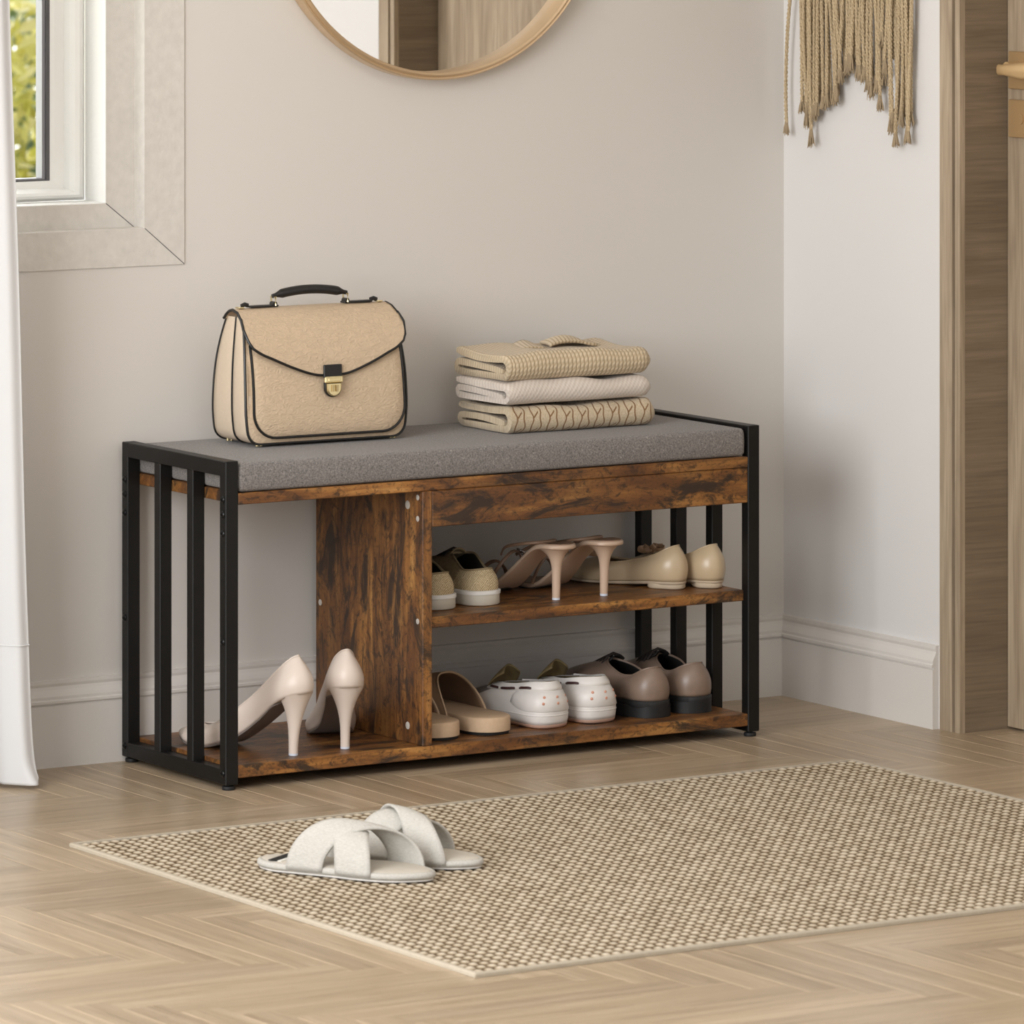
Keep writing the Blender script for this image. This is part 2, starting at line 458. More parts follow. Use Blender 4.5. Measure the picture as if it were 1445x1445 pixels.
# outside
t = NT('shrub_leaf_yellow')
oi = t.node('ShaderNodeAttribute', attribute_name='rnd')
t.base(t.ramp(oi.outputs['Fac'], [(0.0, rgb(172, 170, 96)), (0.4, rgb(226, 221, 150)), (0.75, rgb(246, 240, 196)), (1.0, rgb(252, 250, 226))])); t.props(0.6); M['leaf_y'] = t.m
t = NT('shrub_leaf_green')
oi = t.node('ShaderNodeAttribute', attribute_name='rnd')
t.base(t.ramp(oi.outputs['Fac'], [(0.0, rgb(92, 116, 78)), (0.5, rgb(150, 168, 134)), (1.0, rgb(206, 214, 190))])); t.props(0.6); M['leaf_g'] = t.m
M['bark'] = simple('shrub_bark', rgb(104, 86, 66), 0.9)
M['lawn'] = simple('lawn_grass', rgb(200, 204, 120), 0.95, noise=(6, 0.2))

# ------------------------------------------------------------------ camera
YAW, FPX, HOR = 0.5623215, 8194.373, -272.733
cam_d = bpy.data.cameras.new('camera'); cam = bpy.data.objects.new('camera', cam_d); COL.objects.link(cam)
cam.location = (-4.400819, -7.811399, 1.518726); cam.rotation_euler = (pi / 2, 0, -YAW)
cam_d.sensor_width = 36.0; cam_d.sensor_fit = 'HORIZONTAL'; cam_d.lens = 36.0 * FPX / 1445
cam_d.shift_y = (HOR - 722.5) / 1445; cam_d.clip_end = 200
cam_d.dof.use_dof = True; cam_d.dof.focus_distance = 9.35; cam_d.dof.aperture_fstop = 13.0
scn.camera = cam

# ------------------------------------------------------------------ room shell
WX, WY = 1.2925, 0.3503
CE = 2.7
# back wall with window opening (X -1.05..0.05, Z 0.845..2.15)
OX0, OX1, OZ0, OZ1 = -1.05, 0.0479, 0.8458, 2.15
mb = MB(); Y1 = WY + 0.2
mb.box((-3.4, WY, 0), (OX0, Y1, CE)); mb.box((OX1, WY, 0), (1.55, Y1, CE))
mb.box((OX0, WY, 0), (OX1, Y1, OZ0)); mb.box((OX0, WY, OZ1), (OX1, Y1, CE))
struct(mb.build('wall_back', M['wall'], smooth=False))
# right wall with door opening (Y -0.961..-0.154)
DY0, DY1, DZ = -0.961, -0.154, 2.08
mb = MB(); X1 = WX + 0.25
mb.box((WX, DY1 + 0.054, 0), (X1, WY, CE)); mb.box((WX, -6.0, 0), (X1, DY0 - 0.058, CE)); mb.box((WX, DY0 - 0.058, DZ + 0.055), (X1, DY1 + 0.054, CE))
struct(mb.build('wall_right', M['wall_r'], smooth=False))
mb = MB(); mb.box((-3.4, -6.0, CE), (X1, Y1, CE + 0.1)); struct(mb.build('ceiling', M['ceil'], smooth=False))

# floor : herringbone oak planks aligned with the walls
def build_floor():
    L, W = 0.42, 0.0535
    px, py = -0.646, -0.764          # a V plank's upper right corner sits here
    verts = []; faces = []; mi = []; uvs = []; rnds = []
    b, dz = 0.0011, 0.0009
    X0, X1, Y0, Y1 = -5.6, 1.42, -9.3, WY + 0.02
    def plank(x0, y0, x1, y1, vert):
        if x1 < X0 or x0 > X1 or y1 < Y0 or y0 > Y1: return
        cx0, cx1, cy0, cy1 = max(x0, X0), min(x1, X1), max(y0, Y0), min(y1, Y1)
        if cx1 - cx0 < 0.004 or cy1 - cy0 < 0.004: return
        b, dz = (0.00085, 0.0007) if vert else (0.00025, 0.0002)
        o = len(verts)
        r = (random.random(), random.random(), random.random())
        for (ax, ay, bx, by, z) in ((cx0, cy0, cx1, cy1, -dz), (cx0 + b, cy0 + b, cx1 - b, cy1 - b, 0.0)):
            for p in ((ax, ay), (bx, ay), (bx, by), (ax, by)): verts.append((p[0], p[1], z))
        F = [(4, 5, 6, 7), (0, 1, 5, 4), (1, 2, 6, 5), (2, 3, 7, 6), (3, 0, 4, 7)]
        for k, f in enumerate(F):
            faces.append([o + i for i in f]); mi.append(1 if (vert and k in (2, 4)) else 0); rnds.append(r)
            uvs.append([((verts[o + i][1] - y0, verts[o + i][0] - x0) if vert else (verts[o + i][0] - x0, verts[o + i][1] - y0)) for i in f])
    ox, oy = px - (L + W), py - (L - 2 * W)
    for c in range(-30, 31):
        for k in range(-170, 171):
            sx = ox + c * (L + W) + k * W; sy = oy + c * (L - W) - k * W
            if sx > X1 + 0.1 or sx < X0 - 1 or sy > Y1 + 1 or sy < Y0 - 1: continue
            plank(sx, sy - W, sx + L, sy, False)
            plank(sx + L, sy - W, sx + L + W, sy + L - W, True)
    o = len(verts); verts += [(X0, Y0, -0.0012), (X1, Y0, -0.0012), (X1, Y1, -0.0012), (X0, Y1, -0.0012)]   # subfloor under the joints
    faces.append([o, o+1, o+2, o+3]); mi.append(1); rnds.append((0, 0, .5)); uvs.append([(0, 0)] * 4)
    me = bpy.data.meshes.new('floor'); me.from_pydata(verts, [], faces)
    me.materials.append(M['floor']); me.materials.append(M['bevel']); me.polygons.foreach_set('material_index', mi)
    ul = me.uv_layers.new(name='UVMap'); ul.data.foreach_set('uv', [c for f in uvs for q in f for c in q])
    ca = me.color_attributes.new('rnd', 'FLOAT_COLOR', 'CORNER')
    ca.data.foreach_set('color', [c for f, r in zip(faces, rnds) for _ in f for c in (r[0], r[1], r[2], 1.0)])
    me.update(); o = bpy.data.objects.new('floor', me); COL.objects.link(o); struct(o)
build_floor()

# baseboards
prof = [(0, 0), (0.013, 0), (0.013, 0.0975), (0.0105, 0.0985), (0.0105, 0.1005), (0.0145, 0.1015), (0.0145, 0.1055), (0.0125, 0.1075),
        (0.0125, 0.112), (0.0105, 0.1165), (0.0075, 0.122), (0.0055, 0.127), (0.0068, 0.1315), (0.0065, 0.1365), (0.0, 0.1375)]
mb = MB(); rings = []
for x, e in ((-3.4, 0), (WX, 1)):
    rings.append([(x - (d if e else 0), WY - d, z) for d, z in prof])
mb.loft(rings); struct(mb.build('baseboard_back', M['trim'], smooth=False, fix=True))
mb = MB()
mb.loft([[(WX - d, WY - d, z) for d, z in prof], [(WX - d, DY1 + 0.058, z) for d, z in prof]])
struct(mb.build('baseboard_right', M['trim'], smooth=False, fix=True))
mb = MB(); mb.loft([[(WX - d, DY0 - 0.062, z) for d, z in prof], [(WX - d, -6.0, z) for d, z in prof]])
struct(mb.build('baseboard_near', M['trim'], smooth=False, fix=True))

# window_1
def frame_ring(mbx, ax0, az0, ax1, az1, bx0, bz0, bx1, bz1, y0, y1):
    """picture-frame ring: outer rect a, inner rect b, between y0 (front) and y1; mitred"""
    A = [(ax0, az0), (ax1, az0), (ax1, az1), (ax0, az1)]; B = [(bx0, bz0), (bx1, bz0), (bx1, bz1), (bx0, bz1)]
    v = []
    for y in (y0, y1):
        v += [(p[0], y, p[1]) for p in A] + [(p[0], y, p[1]) for p in B]
    F = []
    for i in range(4):
        j = (i + 1) % 4
        F += [(i, j, 4 + j, 4 + i), (8 + i, 12 + i, 12 + j, 8 + j), (i, 8 + i, 8 + j, j), (4 + i, 4 + j, 12 + j, 12 + i)]
    mbx.add(v, F)
win = bpy.data.objects.new('window_1', None); COL.objects.link(win); win['kind'] = 'structure'
win.location = (-0.5, WY, 0.785); WORLD_ROOTS['window_1'] = Vector(win.location)
CX1, CZ0 = 0.1195, 0.7855
def fr(name, mat, a, b_, y0, y1, **kw):
    m = MB(); frame_ring(m, a[0], a[1], a[2], a[3], b_[0], b_[1], b_[2], b_[3], y0, y1)
    return m.build(name, mat, win, smooth=False, fix=True, **kw)
fr('window_casing', M['plaster'], (-1.12, CZ0, CX1, 2.21), (OX0 + .001, 0.8452, OX1 - .001, OZ1 - .001), WY - 0.003, WY + 0.034)
fr('inner_casing', M['plaster'], (OX0 + .001, OZ0 - .0005, OX1 - .001, OZ1 - .001), (-1.0, 0.8848, -0.0035, 2.11), WY + 0.032, WY + 0.085)
fr('window_reveal', M['reveal'], (-1.045, 0.80, 0.043, 2.145), (-0.995, 0.8862, -0.0045, 2.105), WY + 0.033, WY + 0.12)
m = MB(); m.tube([(OX1, WY - .0032, OZ0 - .0006), (CX1 - .0004, WY - .0032, CZ0 + .0004)], .0006, 6); m.tube([(-0.0035, WY + .0318, 0.8848), (OX1 - .001, WY + .0318, OZ0 - .0005)], .0006, 6)
m.build('mitre_seam', M['gasket'], win)
# sash : stepped and rounded frame
sashm = MB()
steps = [(0.000, 0.012, 0.000), (0.010, 0.000, 0.0), (0.018, -0.005, 0), (0.026, -0.004, 0), (0.0325, 0.003, 0), (0.037, 0.013, 0), (0.0525, 0.016, 0), (0.0595, 0.020, 0), (0.060, 0.045, 0)]
rings = []
for inset, dy, _ in steps:
    z_in = 0.8868 + inset * 0.56; x_in = -0.0052 - inset
    rings.append([(-0.99 + inset, WY + 0.09 + dy, z_in), (x_in, WY + 0.09 + dy, z_in), (x_in, WY + 0.09 + dy, 2.1 - inset), (-0.99 + inset, WY + 0.09 + dy, 2.1 - inset)])
for a in range(len(rings) - 1):
    o = rings[a] + rings[a + 1]
    sashm.add(o, [(i, (i + 1) % 4, 4 + (i + 1) % 4, 4 + i) for i in range(4)])
sash = sub(win, sashm.build('sash', M['sash'], win, smooth=True, angle=60))
m = MB(); frame_ring(m, -0.92, 0.9190, -0.0648, 2.03, -0.915, 0.9215, -0.0705, 2.025, WY + 0.109, WY + 0.135); m.build('gasket', M['gasket'], win, smooth=False, fix=True)
m = MB(); frame_ring(m, -0.915, 0.9215, -0.0705, 2.025, -0.905, 0.9235, -0.0762, 2.015, WY + 0.114, WY + 0.135); m.build('glass_spacer', M['spacer'], win, smooth=False, fix=True)
m = MB(); m.box((-0.915, WY + 0.124, 0.9217), (-0.0708, WY + 0.128, 2.025)); m.build('glass_pane', M['glass'], win, smooth=False)

# door_1
door = bpy.data.objects.new('door_1', None); COL.objects.link(door); door['kind'] = 'structure'
door.location = (WX, -0.557, 0); WORLD_ROOTS['door_1'] = Vector(door.location)
m = MB()
for s, yo in ((1, DY1), (-1, DY0)):
    a, b_ = sorted((yo + s * 0.0195, yo + s * 0.0535)); m.box((WX - 0.002, a, 0), (WX + 0.02, b_, DZ + 0.0535))
m.box((WX - 0.002, DY0 - 0.0195, DZ + 0.0195), (WX + 0.02, DY1 + 0.0195, DZ + 0.0535))
m.build('door_casing', M['oak_z'], door, smooth=False)
m = MB()
for s, yo in ((1, DY1), (-1, DY0)):
    a, b_ = sorted((yo, yo + s * 0.0135)); m.box((WX - 0.0005, a, 0), (WX + 0.0099, b_, DZ + 0.013))
m.build('frame_edge', M['oak_z'], door, smooth=False)
m = MB()
for s, yo in ((1, DY1), (-1, DY0)):
    a, b_ = sorted((yo, yo + s * 0.0135)); m.box((WX + 0.010, a, 0), (WX + 0.14, b_, DZ + 0.02))
m.box((WX + 0.010, DY0, DZ), (WX + 0.14, DY1, DZ + 0.02))
m.build('door_jamb', M['oak_jamb'], door, smooth=False)
m = MB(); m.box((1.389, DY0 + 0.001, 0.004), (1.431, DY1 - 0.001, DZ - 0.002), 0.001)
leaf = sub(door, m.build('door_leaf', M['oak_z'], door, smooth=False))
hd = m = MB()
m.box((1.381, -0.228, 1.055), (1.389, -0.1668, 1.1168), 0.0012)
plate = sub(door, m.build('handle_plate', M['plate_gold'], door, angle=30))
m = MB(); m.box((1.381, -0.228, 0.9757), (1.389, -0.1668, 1.0375), 0.0012)
m.tube([(1.3812, -0.2, 1.0066), (1.3795, -0.2, 1.0066)], 0.009, 20)
m.build('lock_plate', M['plate_gold'], door, angle=30)
# lever : flat bar that necks down from the spindle
m = MB(); m.tube([(1.381, -0.2, 1.09), (1.352, -0.2, 1.09)], 0.011, 16)
rings = []
for yy, hz, th in ((-0.186, 0.0085, 0.0045), (-0.187, 0.009, 0.005), (-0.2, 0.0088, 0.005), (-0.22, 0.0112, 0.0055), (-0.25, 0.0145, 0.006), (-0.3, 0.013, 0.0055), (-0.32, 0.012, 0.005)):
    rings.append([(1.347 + th * cos(2*pi*k/16), yy, 1.088 + hz * math.copysign(abs(sin(2*pi*k/16)) ** 0.6, sin(2*pi*k/16))) for k in range(16)])
m.loft(rings); m.build('door_handle', M['door_gold'], door, angle=50, fix=True, label='satin gold lever handle')

# outside the window : lawn and shrubs
m = MB(); m.box((-6, Y1 + 0.3, -0.12), (14, 16, -0.05)); struct(m.build('lawn_outside', M['lawn'], smooth=False))
def shrub(name, label, c, r, n, mat, seed, leafs):
    rnd = random.Random(seed)
    root = thing(name, label, 'shrub', (c[0], c[1], -0.05), group='shrubs outside the window', world=True)
    m = MB()
    for k in range(7):
        a = rnd.uniform(0, 2*pi); h = r[2] * rnd.uniform(0.9, 1.6)
        m.tube([(c[0], c[1], -0.05), (c[0] + 0.3*r[0]*cos(a), c[1] + 0.3*r[1]*sin(a), h*0.5), (c[0] + 0.6*r[0]*cos(a), c[1] + 0.6*r[1]*sin(a), h)], [0.018, 0.012, 0.005], 6)
    m.build('stem', M['bark'], root)
    me = bpy.data.meshes.new('foliage'); V = []; F = []; R = []
    for k in range(n):
        d = Vector((rnd.gauss(0, 1), rnd.gauss(0, 1), rnd.gauss(0, 1))).normalized() * rnd.uniform(0.35, 1.0) ** 0.5
        lump = 1 + 0.18 * sin(5 * d.x + seed) * cos(4 * d.z + seed)
        p = Vector((d.x * r[0] * lump, d.y * r[1] * lump, d.z * r[2] * lump + c[2] + 0.05))
        u = Vector((rnd.uniform(-1, 1), rnd.uniform(-1, 1), rnd.uniform(-1, 1))).normalized(); w = u.cross(Vector((rnd.uniform(-1, 1), rnd.uniform(-1, 1), 1))).normalized()
        s = leafs * rnd.uniform(0.6, 1.3); nn = u.cross(w) * 0.15 * s
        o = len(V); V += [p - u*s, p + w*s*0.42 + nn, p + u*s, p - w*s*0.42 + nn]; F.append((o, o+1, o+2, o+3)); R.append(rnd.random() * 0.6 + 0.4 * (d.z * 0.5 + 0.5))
    me.from_pydata([tuple(v) for v in V], [], F); me.materials.append(mat)
    at = me.attributes.new('rnd', 'FLOAT', 'FACE'); at.data.foreach_set('value', R)
    me.update(); o = bpy.data.objects.new('foliage', me); COL.objects.link(o); o.parent = root
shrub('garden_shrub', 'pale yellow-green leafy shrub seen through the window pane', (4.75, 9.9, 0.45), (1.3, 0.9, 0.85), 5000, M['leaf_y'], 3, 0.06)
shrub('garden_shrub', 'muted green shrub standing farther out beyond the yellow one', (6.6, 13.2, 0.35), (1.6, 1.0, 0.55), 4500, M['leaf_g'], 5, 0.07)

# ------------------------------------------------------------------ curtain
def build_curtain():
    root = thing('curtain', 'white floor-length curtain hanging at the left beside the window', 'curtain', (-0.6, 0.17, 0), world=True)
    def edge(z): return cv([(0.0, -0.226), (0.03, -0.232), (0.24, -0.2440), (0.8, -0.260), (1.22, -0.276), (2.4, -0.31)])(z)
    def surf(u, z):
        e = edge(z); x = e - u * 0.85
        amp = 0.028 * (0.6 + 0.4 * cos(z * 0.7))
        ph = 2 * pi * (u * 6.2) + 0.25 * sin(z * 2.1 + u * 5)
        y = 0.18 - amp * (cos(ph) - 0.6)
        y += 0.02 * smooth(1 - u / 0.03)
        if z < 0.05:
            k = (0.05 - z) / 0.05
            y -= 0.010 * k * k * (0.6 + 0.8 * sin(u * 60 + 0.7)); x += 0.006 * k * k * sin(u * 70)
        return (x, y, z)
    NU, NZ = 220, 70
    zs = [0.006 + (2.42 - 0.006) * (k / NZ) ** 1.5 for k in range(NZ + 1)]
    m = MB(); V = []; F = []
    for z in zs:
        for i in range(NU + 1):
            u = (i / NU) ** 1.3
            zz = z
            if z < 0.03: zz = z + 0.012 * max(0, sin(u * 75 + 2.2)) * (0.03 - z) / 0.03
            V.append(surf(u, zz))
    for j in range(NZ):
        for i in range(NU):
            a = j * (NU + 1) + i; F.append((a, a + 1, a + NU + 2, a + NU + 1))
    m.add(V, F); o = m.build('curtain_panel', M['curtain'], root, angle=80)
    sm = o.modifiers.new('thick', 'SOLIDIFY'); sm.thickness = 0.0015
    m = MB(); pts = [Vector(surf((i / 160) ** 1.3, 0.222)) for i in range(161)]
    m.tube([p + Vector((0, -0.0025, 0)) for p in pts], 0.0011, 6); m.build('hem_seam', M['curtain'], root)
    m = MB(); m.tube([(-1.2, 0.20, 2.43), (-0.25, 0.20, 2.43)], 0.012, 12); 
    m.tube([(-0.3, 0.20, 2.43), (-0.3, WY, 2.43)], 0.007, 8); m.build('curtain_rod', M['black'], root)
build_curtain()

# ------------------------------------------------------------------ wall mirror
def build_mirror():
    C0 = Vector((0.583, 0, 1.3905)); R = 0.3205
    root = thing('wall_mirror', 'large round mirror in a slim gold hoop frame on back wall', 'mirror', (C0.x, WY, C0.z), world=True)
    prof = [(R - 0.003, WY - 0.001), (R, WY - 0.010), (R, WY - 0.0335), (R - 0.002, WY - 0.036), (R - 0.0045, WY - 0.0345), (R - 0.006, WY - 0.036), (R - 0.0085, WY - 0.037), (R - 0.0115, WY - 0.0355), (R - 0.013, WY - 0.032), (R - 0.0135, WY - 0.012), (R - 0.014, WY - 0.008), (R - 0.02, WY - 0.006), (R - 0.02, WY - 0.001)]
    m = MB(); n = 192; rings = []
    for k in range(n + 1):
        a = 2*pi*k/n; rings.append([(C0.x + r * cos(a), y, C0.z + r * sin(a)) for r, y in prof])
    m.loft(rings, False, False); m.build('mirror_frame', M['gold'], root, angle=35, fix=True)
    m = MB(); rings = [[(C0.x + r * cos(2*pi*k/n), y, C0.z + r * sin(2*pi*k/n)) for k in range(n)] for r, y in ((R - 0.012, WY - 0.0015), (R - 0.0138, WY - 0.0095))]
    m.loft(rings); m.build('mirror_glass', M['mirror'], root, smooth=False, fix=True)
build_mirror()

# ------------------------------------------------------------------ macrame hanging on the right wall
def build_macrame():
    root = thing('macrame_hanging', 'beige jute macrame wall hanging with long frayed cords on right wall', 'wall hanging', (WX, 0.12, 1.58), world=True)
    TOPZ = 1.575
    m = MB(); m.tube([(1.272, -0.075, TOPZ), (1.272, 0.312, TOPZ)], 0.011, 14); m.build('dowel', M['dowel'], root)
    m = MB(); m.tube([(1.272, -0.06, TOPZ + 0.008), (1.284, 0.118, 1.76), (1.272, 0.296, TOPZ + 0.008)], 0.003, 8); m.build('hanging_loop', M['jute'], root)
    m = MB(); m.tube([(1.2925, 0.118, 1.757), (1.272, 0.118, 1.757)], 0.004, 10); m.build('wall_peg', M['gold'], root)
    rnd = random.Random(11)
    ends = [(.3168, .9595), (.2685, .9979), (.2602, .9767), (.2518, .9927), (.2435, .945), (.2331, .9875), (.2206, .9941), (.2082, 1.0066), (.1958, 1.0131), (.1814, 1.0162), (.169, 1.0215), (.1587, 1.0529), (.1485, 1.0569), (.1383, 1.0692), (.128, 1.0779), (.1178, 1.0759), (.1077, 1.0621), (.0975, 1.0613), (.0874, 1.0582), (.0752, 1.0421), (.0651, 1.033), (.053, 1.0406), (.043, 1.0139), (.0309, 1.1206), (.0249, 1.0736), (.0149, .9763), (.0049, .9885), (-.0071, .955), (-.019, .9897), (-.031, .9644), (-.0449, .9616)]
    cords = []
    for i, (y, z) in enumerate(ends):
        ty = 0.286 - i * (0.326 / (len(ends) - 1))
        cords.append((ty, y, z, 1.273 + rnd.uniform(-.002, .002)))
    for i in range(len(ends) - 1):             # back layer, a little shorter
        if i in (0, 22, 23): continue
        y = (ends[i][0] + ends[i+1][0]) / 2; z = max(ends[i][1], ends[i+1][1]) + rnd.uniform(0.004, 0.03)
        cords.append((0.281 - i * (0.326 / (len(ends) - 1)), y, z, 1.2815 + rnd.uniform(-.0015, .001)))
    for ty, ey, ez, x in cords:
        ez += 0.006
        NS = 84; ph0 = rnd.uniform(0, 6); w1 = rnd.uniform(-1, 1) * 0.0065; fr1 = rnd.uniform(5, 9)
        tas = rnd.uniform(0.020, 0.030)
        m = MB()
        def path(t):
            z = lerp(TOPZ + 0.006, ez + tas * 0.7, t)
            k = smooth((t - 0.35) / 0.65)
            y = lerp(ty, ey, k) + w1 * sin(t * fr1 + ph0) * (0.3 + t)
            return Vector((x, y, z))
        for s in range(3):
            pts = []
            for q in range(NS + 1):
                t = q / NS; p = path(t); a = ph0 + 2*pi*s/3 + t * (TOPZ - ez) * 2*pi / 0.021
                pts.append(p + Vector((cos(a), sin(a), 0)) * 0.0019)
            m.tube(pts, 0.0021, 5)
        cord = sub(root, m.build('cord', M['jute'], root))
        m = MB(); p0 = path(1.0)
        for s in range(22):                     # frayed fibres
            a = rnd.uniform(0, 2*pi); sp = rnd.uniform(0.001, 0.0066)
            pts = [p0 + Vector((cos(a) * 0.0018, sin(a) * 0.0018, 0.002))]
            for q in (0.4, 0.75, 1.0):
                pts.append(p0 + Vector((cos(a) * (0.002 + sp * q) * 0.8, sin(a) * (0.002 + sp * q) + rnd.uniform(-.001, .001), -tas * q * rnd.uniform(0.8, 1.1))))
            m.tube(pts, [0.0011, 0.0012, 0.001, 0.0005], 4)
        m.build('frayed_end', M['jute_end'], cord)
build_macrame()

# ------------------------------------------------------------------ shoe bench
D = 0.3364; HT = 0.5085; PW = 0.0225; PD = 0.0195; ZB = 0.0087
def build_bench():
    root = thing('shoe_bench', 'rustic brown wood and black metal shoe bench with grey cushion against back wall', 'bench', (0.5, D / 2, 0), world=True)
    for sgn, x0 in ((0, 0.0), (1, 1 - PW)):
        x1 = x0 + PW; m = MB(); bv = 0.0012
        # one welded frame: two posts, two rails
        m.box((x0, 0, ZB), (x1, PD, HT), bv); m.box((x0, D - PD, ZB), (x1, D, HT), bv)
        m.box((x0 + .0002, PD - .002, HT - 0.0235), (x1 - .0002, D - PD + .002, HT - .0002), bv)
        m.box((x0 + .0002, PD - .002, ZB + .0002), (x1 - .0002, D - PD + .002, ZB + 0.0235), bv)
        fr_ = sub(root, m.build('side_frame', M['black'], root, angle=25))
        pitch = (D - PD) / 3
        for k in (1, 2):
            m = MB(); m.box((x0 + .0006, k * pitch, ZB + 0.0225), (x1 - .0006, k * pitch + PD, HT - 0.0225), bv); m.build('bar', M['black'], fr_, angle=25)
        for yy in (0.0115, D - 0.0115):
            m = MB(); m.lathe([(0.0042, 0.0092), (0.0042, 0.0065), (0.0098, 0.0058), (0.0104, 0.0028), (0.0098, 0.0004), (0.004, 0.0)], ((x0 + x1) / 2, yy, 0), 20); m.build('levelling_foot', M['rubber'], fr_)
        xo = x0 if sgn == 0 else x1; d = -1 if sgn == 0 else 1
        for yy in (0.0092, D - 0.0092):
            for zz in (0.449, 0.426, 0.3965, 0.2295, 0.0262):
                m = MB(); n = 14; rings = []
                for rr, dx in ((0.0056, -0.0002), (0.0056, 0.0008), (0.0042, 0.0024), (0.0019, 0.0029), (0.0018, 0.0012)):
                    rings.append([(xo + d * dx, yy + rr * cos(2*pi*k/n), zz + rr * sin(2*pi*k/n)) for k in range(n)])
                m.loft(rings); m.build('screw', M['screw'], fr_, fix=True)
    def board(name, lo, hi, mat, lab=None):
        m = MB(); m.box(lo, hi, 0.0012); return sub(root, m.build(name, mat, root, angle=25, label=lab))
    board('seat_panel', (PW, 0.0006, 0.4405), (1 - PW, D - 0.001, 0.4582), M['wood_x'])
    board('apron', (0.374, 0.0012, 0.383), (1 - PW, 0.016, 0.440), M['wood_x'])
    board('back_apron', (0.374, D - 0.018, 0.383), (1 - PW, D - 0.003, 0.440), M['wood_x'])
    board('lower_shelf', (PW, 0.0006, 0.0185), (1 - PW, D - 0.002, 0.0385), M['wood_x'])
    board('middle_shelf', (0.374, 0.0125, 0.2215), (1 - PW, D - 0.004, 0.2393), M['wood_x'])
    div = board('divider_panel', (0.356, 0.0008, 0.0385), (0.3738, D - 0.002, 0.4403), M['wood_z'])
    for y, z, r in ((.3198, .3942 + .036, .0042), (.0461, .4147, .0068), (.0156, .4293, .0045), (.0156, .3957, .0045), (.3198, .2287, .005), (.0156, .2338, .0045), (.0459, .0658, .006)):
        m = MB(); n = 18; rings = [[(0.356 - dx, y + rr * cos(2*pi*k/n), z + rr * sin(2*pi*k/n)) for k in range(n)] for rr, dx in ((r, -.0002), (r, .0005), (r * .9, .0008))]
        m.loft(rings); m.build('cover_cap', M['cap'], div, fix=True)
    # cushion : rounded slab, soft crowned top
    m = MB(); x0, x1, y0, y1, z0, z1 = PW + 0.0012, 1 - PW - 0.0035, 0.0012, D - 0.002, 0.4592, 0.5045
    def rr(ix, z, rad):
        pts = []; n = 8
        for cx, cy, a0 in ((x1 - rad, y1 - rad, 0), (x0 + rad, y1 - rad, pi/2), (x0 + rad, y0 + rad, pi), (x1 - rad, y0 + rad, 3*pi/2)):
            for k in range(n + 1):
                a = a0 + pi/2*k/n; pts.append((cx + (rad - ix) * cos(a), cy + (rad - ix) * sin(a), z))
        return pts
    R = 0.009; rings = [rr(0.007, z0, R), rr(0.002, z0 + 0.0022, R), rr(0.0, z0 + 0.0055, R), rr(-0.0006, (z0 + z1) / 2, R), rr(0.0, z1 - 0.0085, R), rr(0.0012, z1 - 0.004, R), rr(0.004, z1 - 0.001, R), rr(0.0085, z1 + 0.0002, R)]
    m.loft(rings); m.build('seat_cushion', M['cushion'], root, angle=70, fix=True)
build_bench()

# ------------------------------------------------------------------ rug
def build_rug():
    X0, X1, Y0, Y1, H = -0.428, 0.977, -1.4176, -0.295, 0.0064
    root = thing('area_rug', 'rectangular beige basket-weave rug with plain binding on the floor', 'rug', ((X0 + X1) / 2, (Y0 + Y1) / 2, 0), world=True)
    b = 0.0085
    # woven field : every nub of the basket weave is raised relief
    px, py = 0.0165, 0.0199; rnd = random.Random(4)
    ux = [0.0, 0.10, 0.28, 0.5, 0.72, 0.90]
    nx = int(round((X1 - X0 - 2 * b) / px)); ny = int(round((Y1 - Y0 - 2 * b) / py))
    px = (X1 - X0 - 2 * b) / nx; py = (Y1 - Y0 - 2 * b) / ny
    xs = [(i, u) for i in range(nx) for u in ux] + [(nx, 0.0)]; ys_ = [(j, u) for j in range(ny) for u in ux] + [(ny, 0.0)]
    jit = {}
    sn = {u: abs(sin(pi * u)) for u in ux}
    V = []; A = []; ox, oy = (X0 + X1) / 2, (Y0 + Y1) / 2
    for j, v in ys_:
        for i, u in xs:
            k = (i, j)
            if k not in jit: jit[k] = (rnd.uniform(0.90, 1.06), rnd.uniform(-.05, .05), rnd.uniform(-.05, .05))
            g, jx, jy = jit[k]
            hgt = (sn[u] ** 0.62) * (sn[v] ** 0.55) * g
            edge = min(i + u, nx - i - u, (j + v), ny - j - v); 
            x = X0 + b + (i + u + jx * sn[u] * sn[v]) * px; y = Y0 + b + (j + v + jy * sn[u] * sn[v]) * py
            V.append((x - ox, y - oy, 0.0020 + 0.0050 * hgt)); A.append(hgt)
    n = len(xs)
    F = [(q*n+i, q*n+i+1, (q+1)*n+i+1, (q+1)*n+i) for q in range(len(ys_) - 1) for i in range(n - 1)]
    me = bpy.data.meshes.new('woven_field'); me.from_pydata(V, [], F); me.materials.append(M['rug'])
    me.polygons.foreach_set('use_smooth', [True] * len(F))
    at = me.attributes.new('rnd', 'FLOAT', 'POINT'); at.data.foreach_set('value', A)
    me.update(); o = bpy.data.objects.new('woven_field', me); COL.objects.link(o); o.parent = root
    m = MB(); fr_ = [(0.0004, 0.0), (H * .7, 0.0), (H, 0.0015), (H + .0002, b * .6), (H - .0003, b), (0.0004, b)]
    rings = []
    for i in range(5):
        sx, sy = ((X0, Y0), (X1, Y0), (X1, Y1), (X0, Y1))[i % 4]
        ix = 1 if sx == X0 else -1; iy = 1 if sy == Y0 else -1
        rings.append([(sx + ix * q, sy + iy * q, z) for z, q in fr_])
    m.loft(rings, False, False); m.build('rug_binding', M['rug_edge'], root, smooth=False, fix=True)
build_rug()

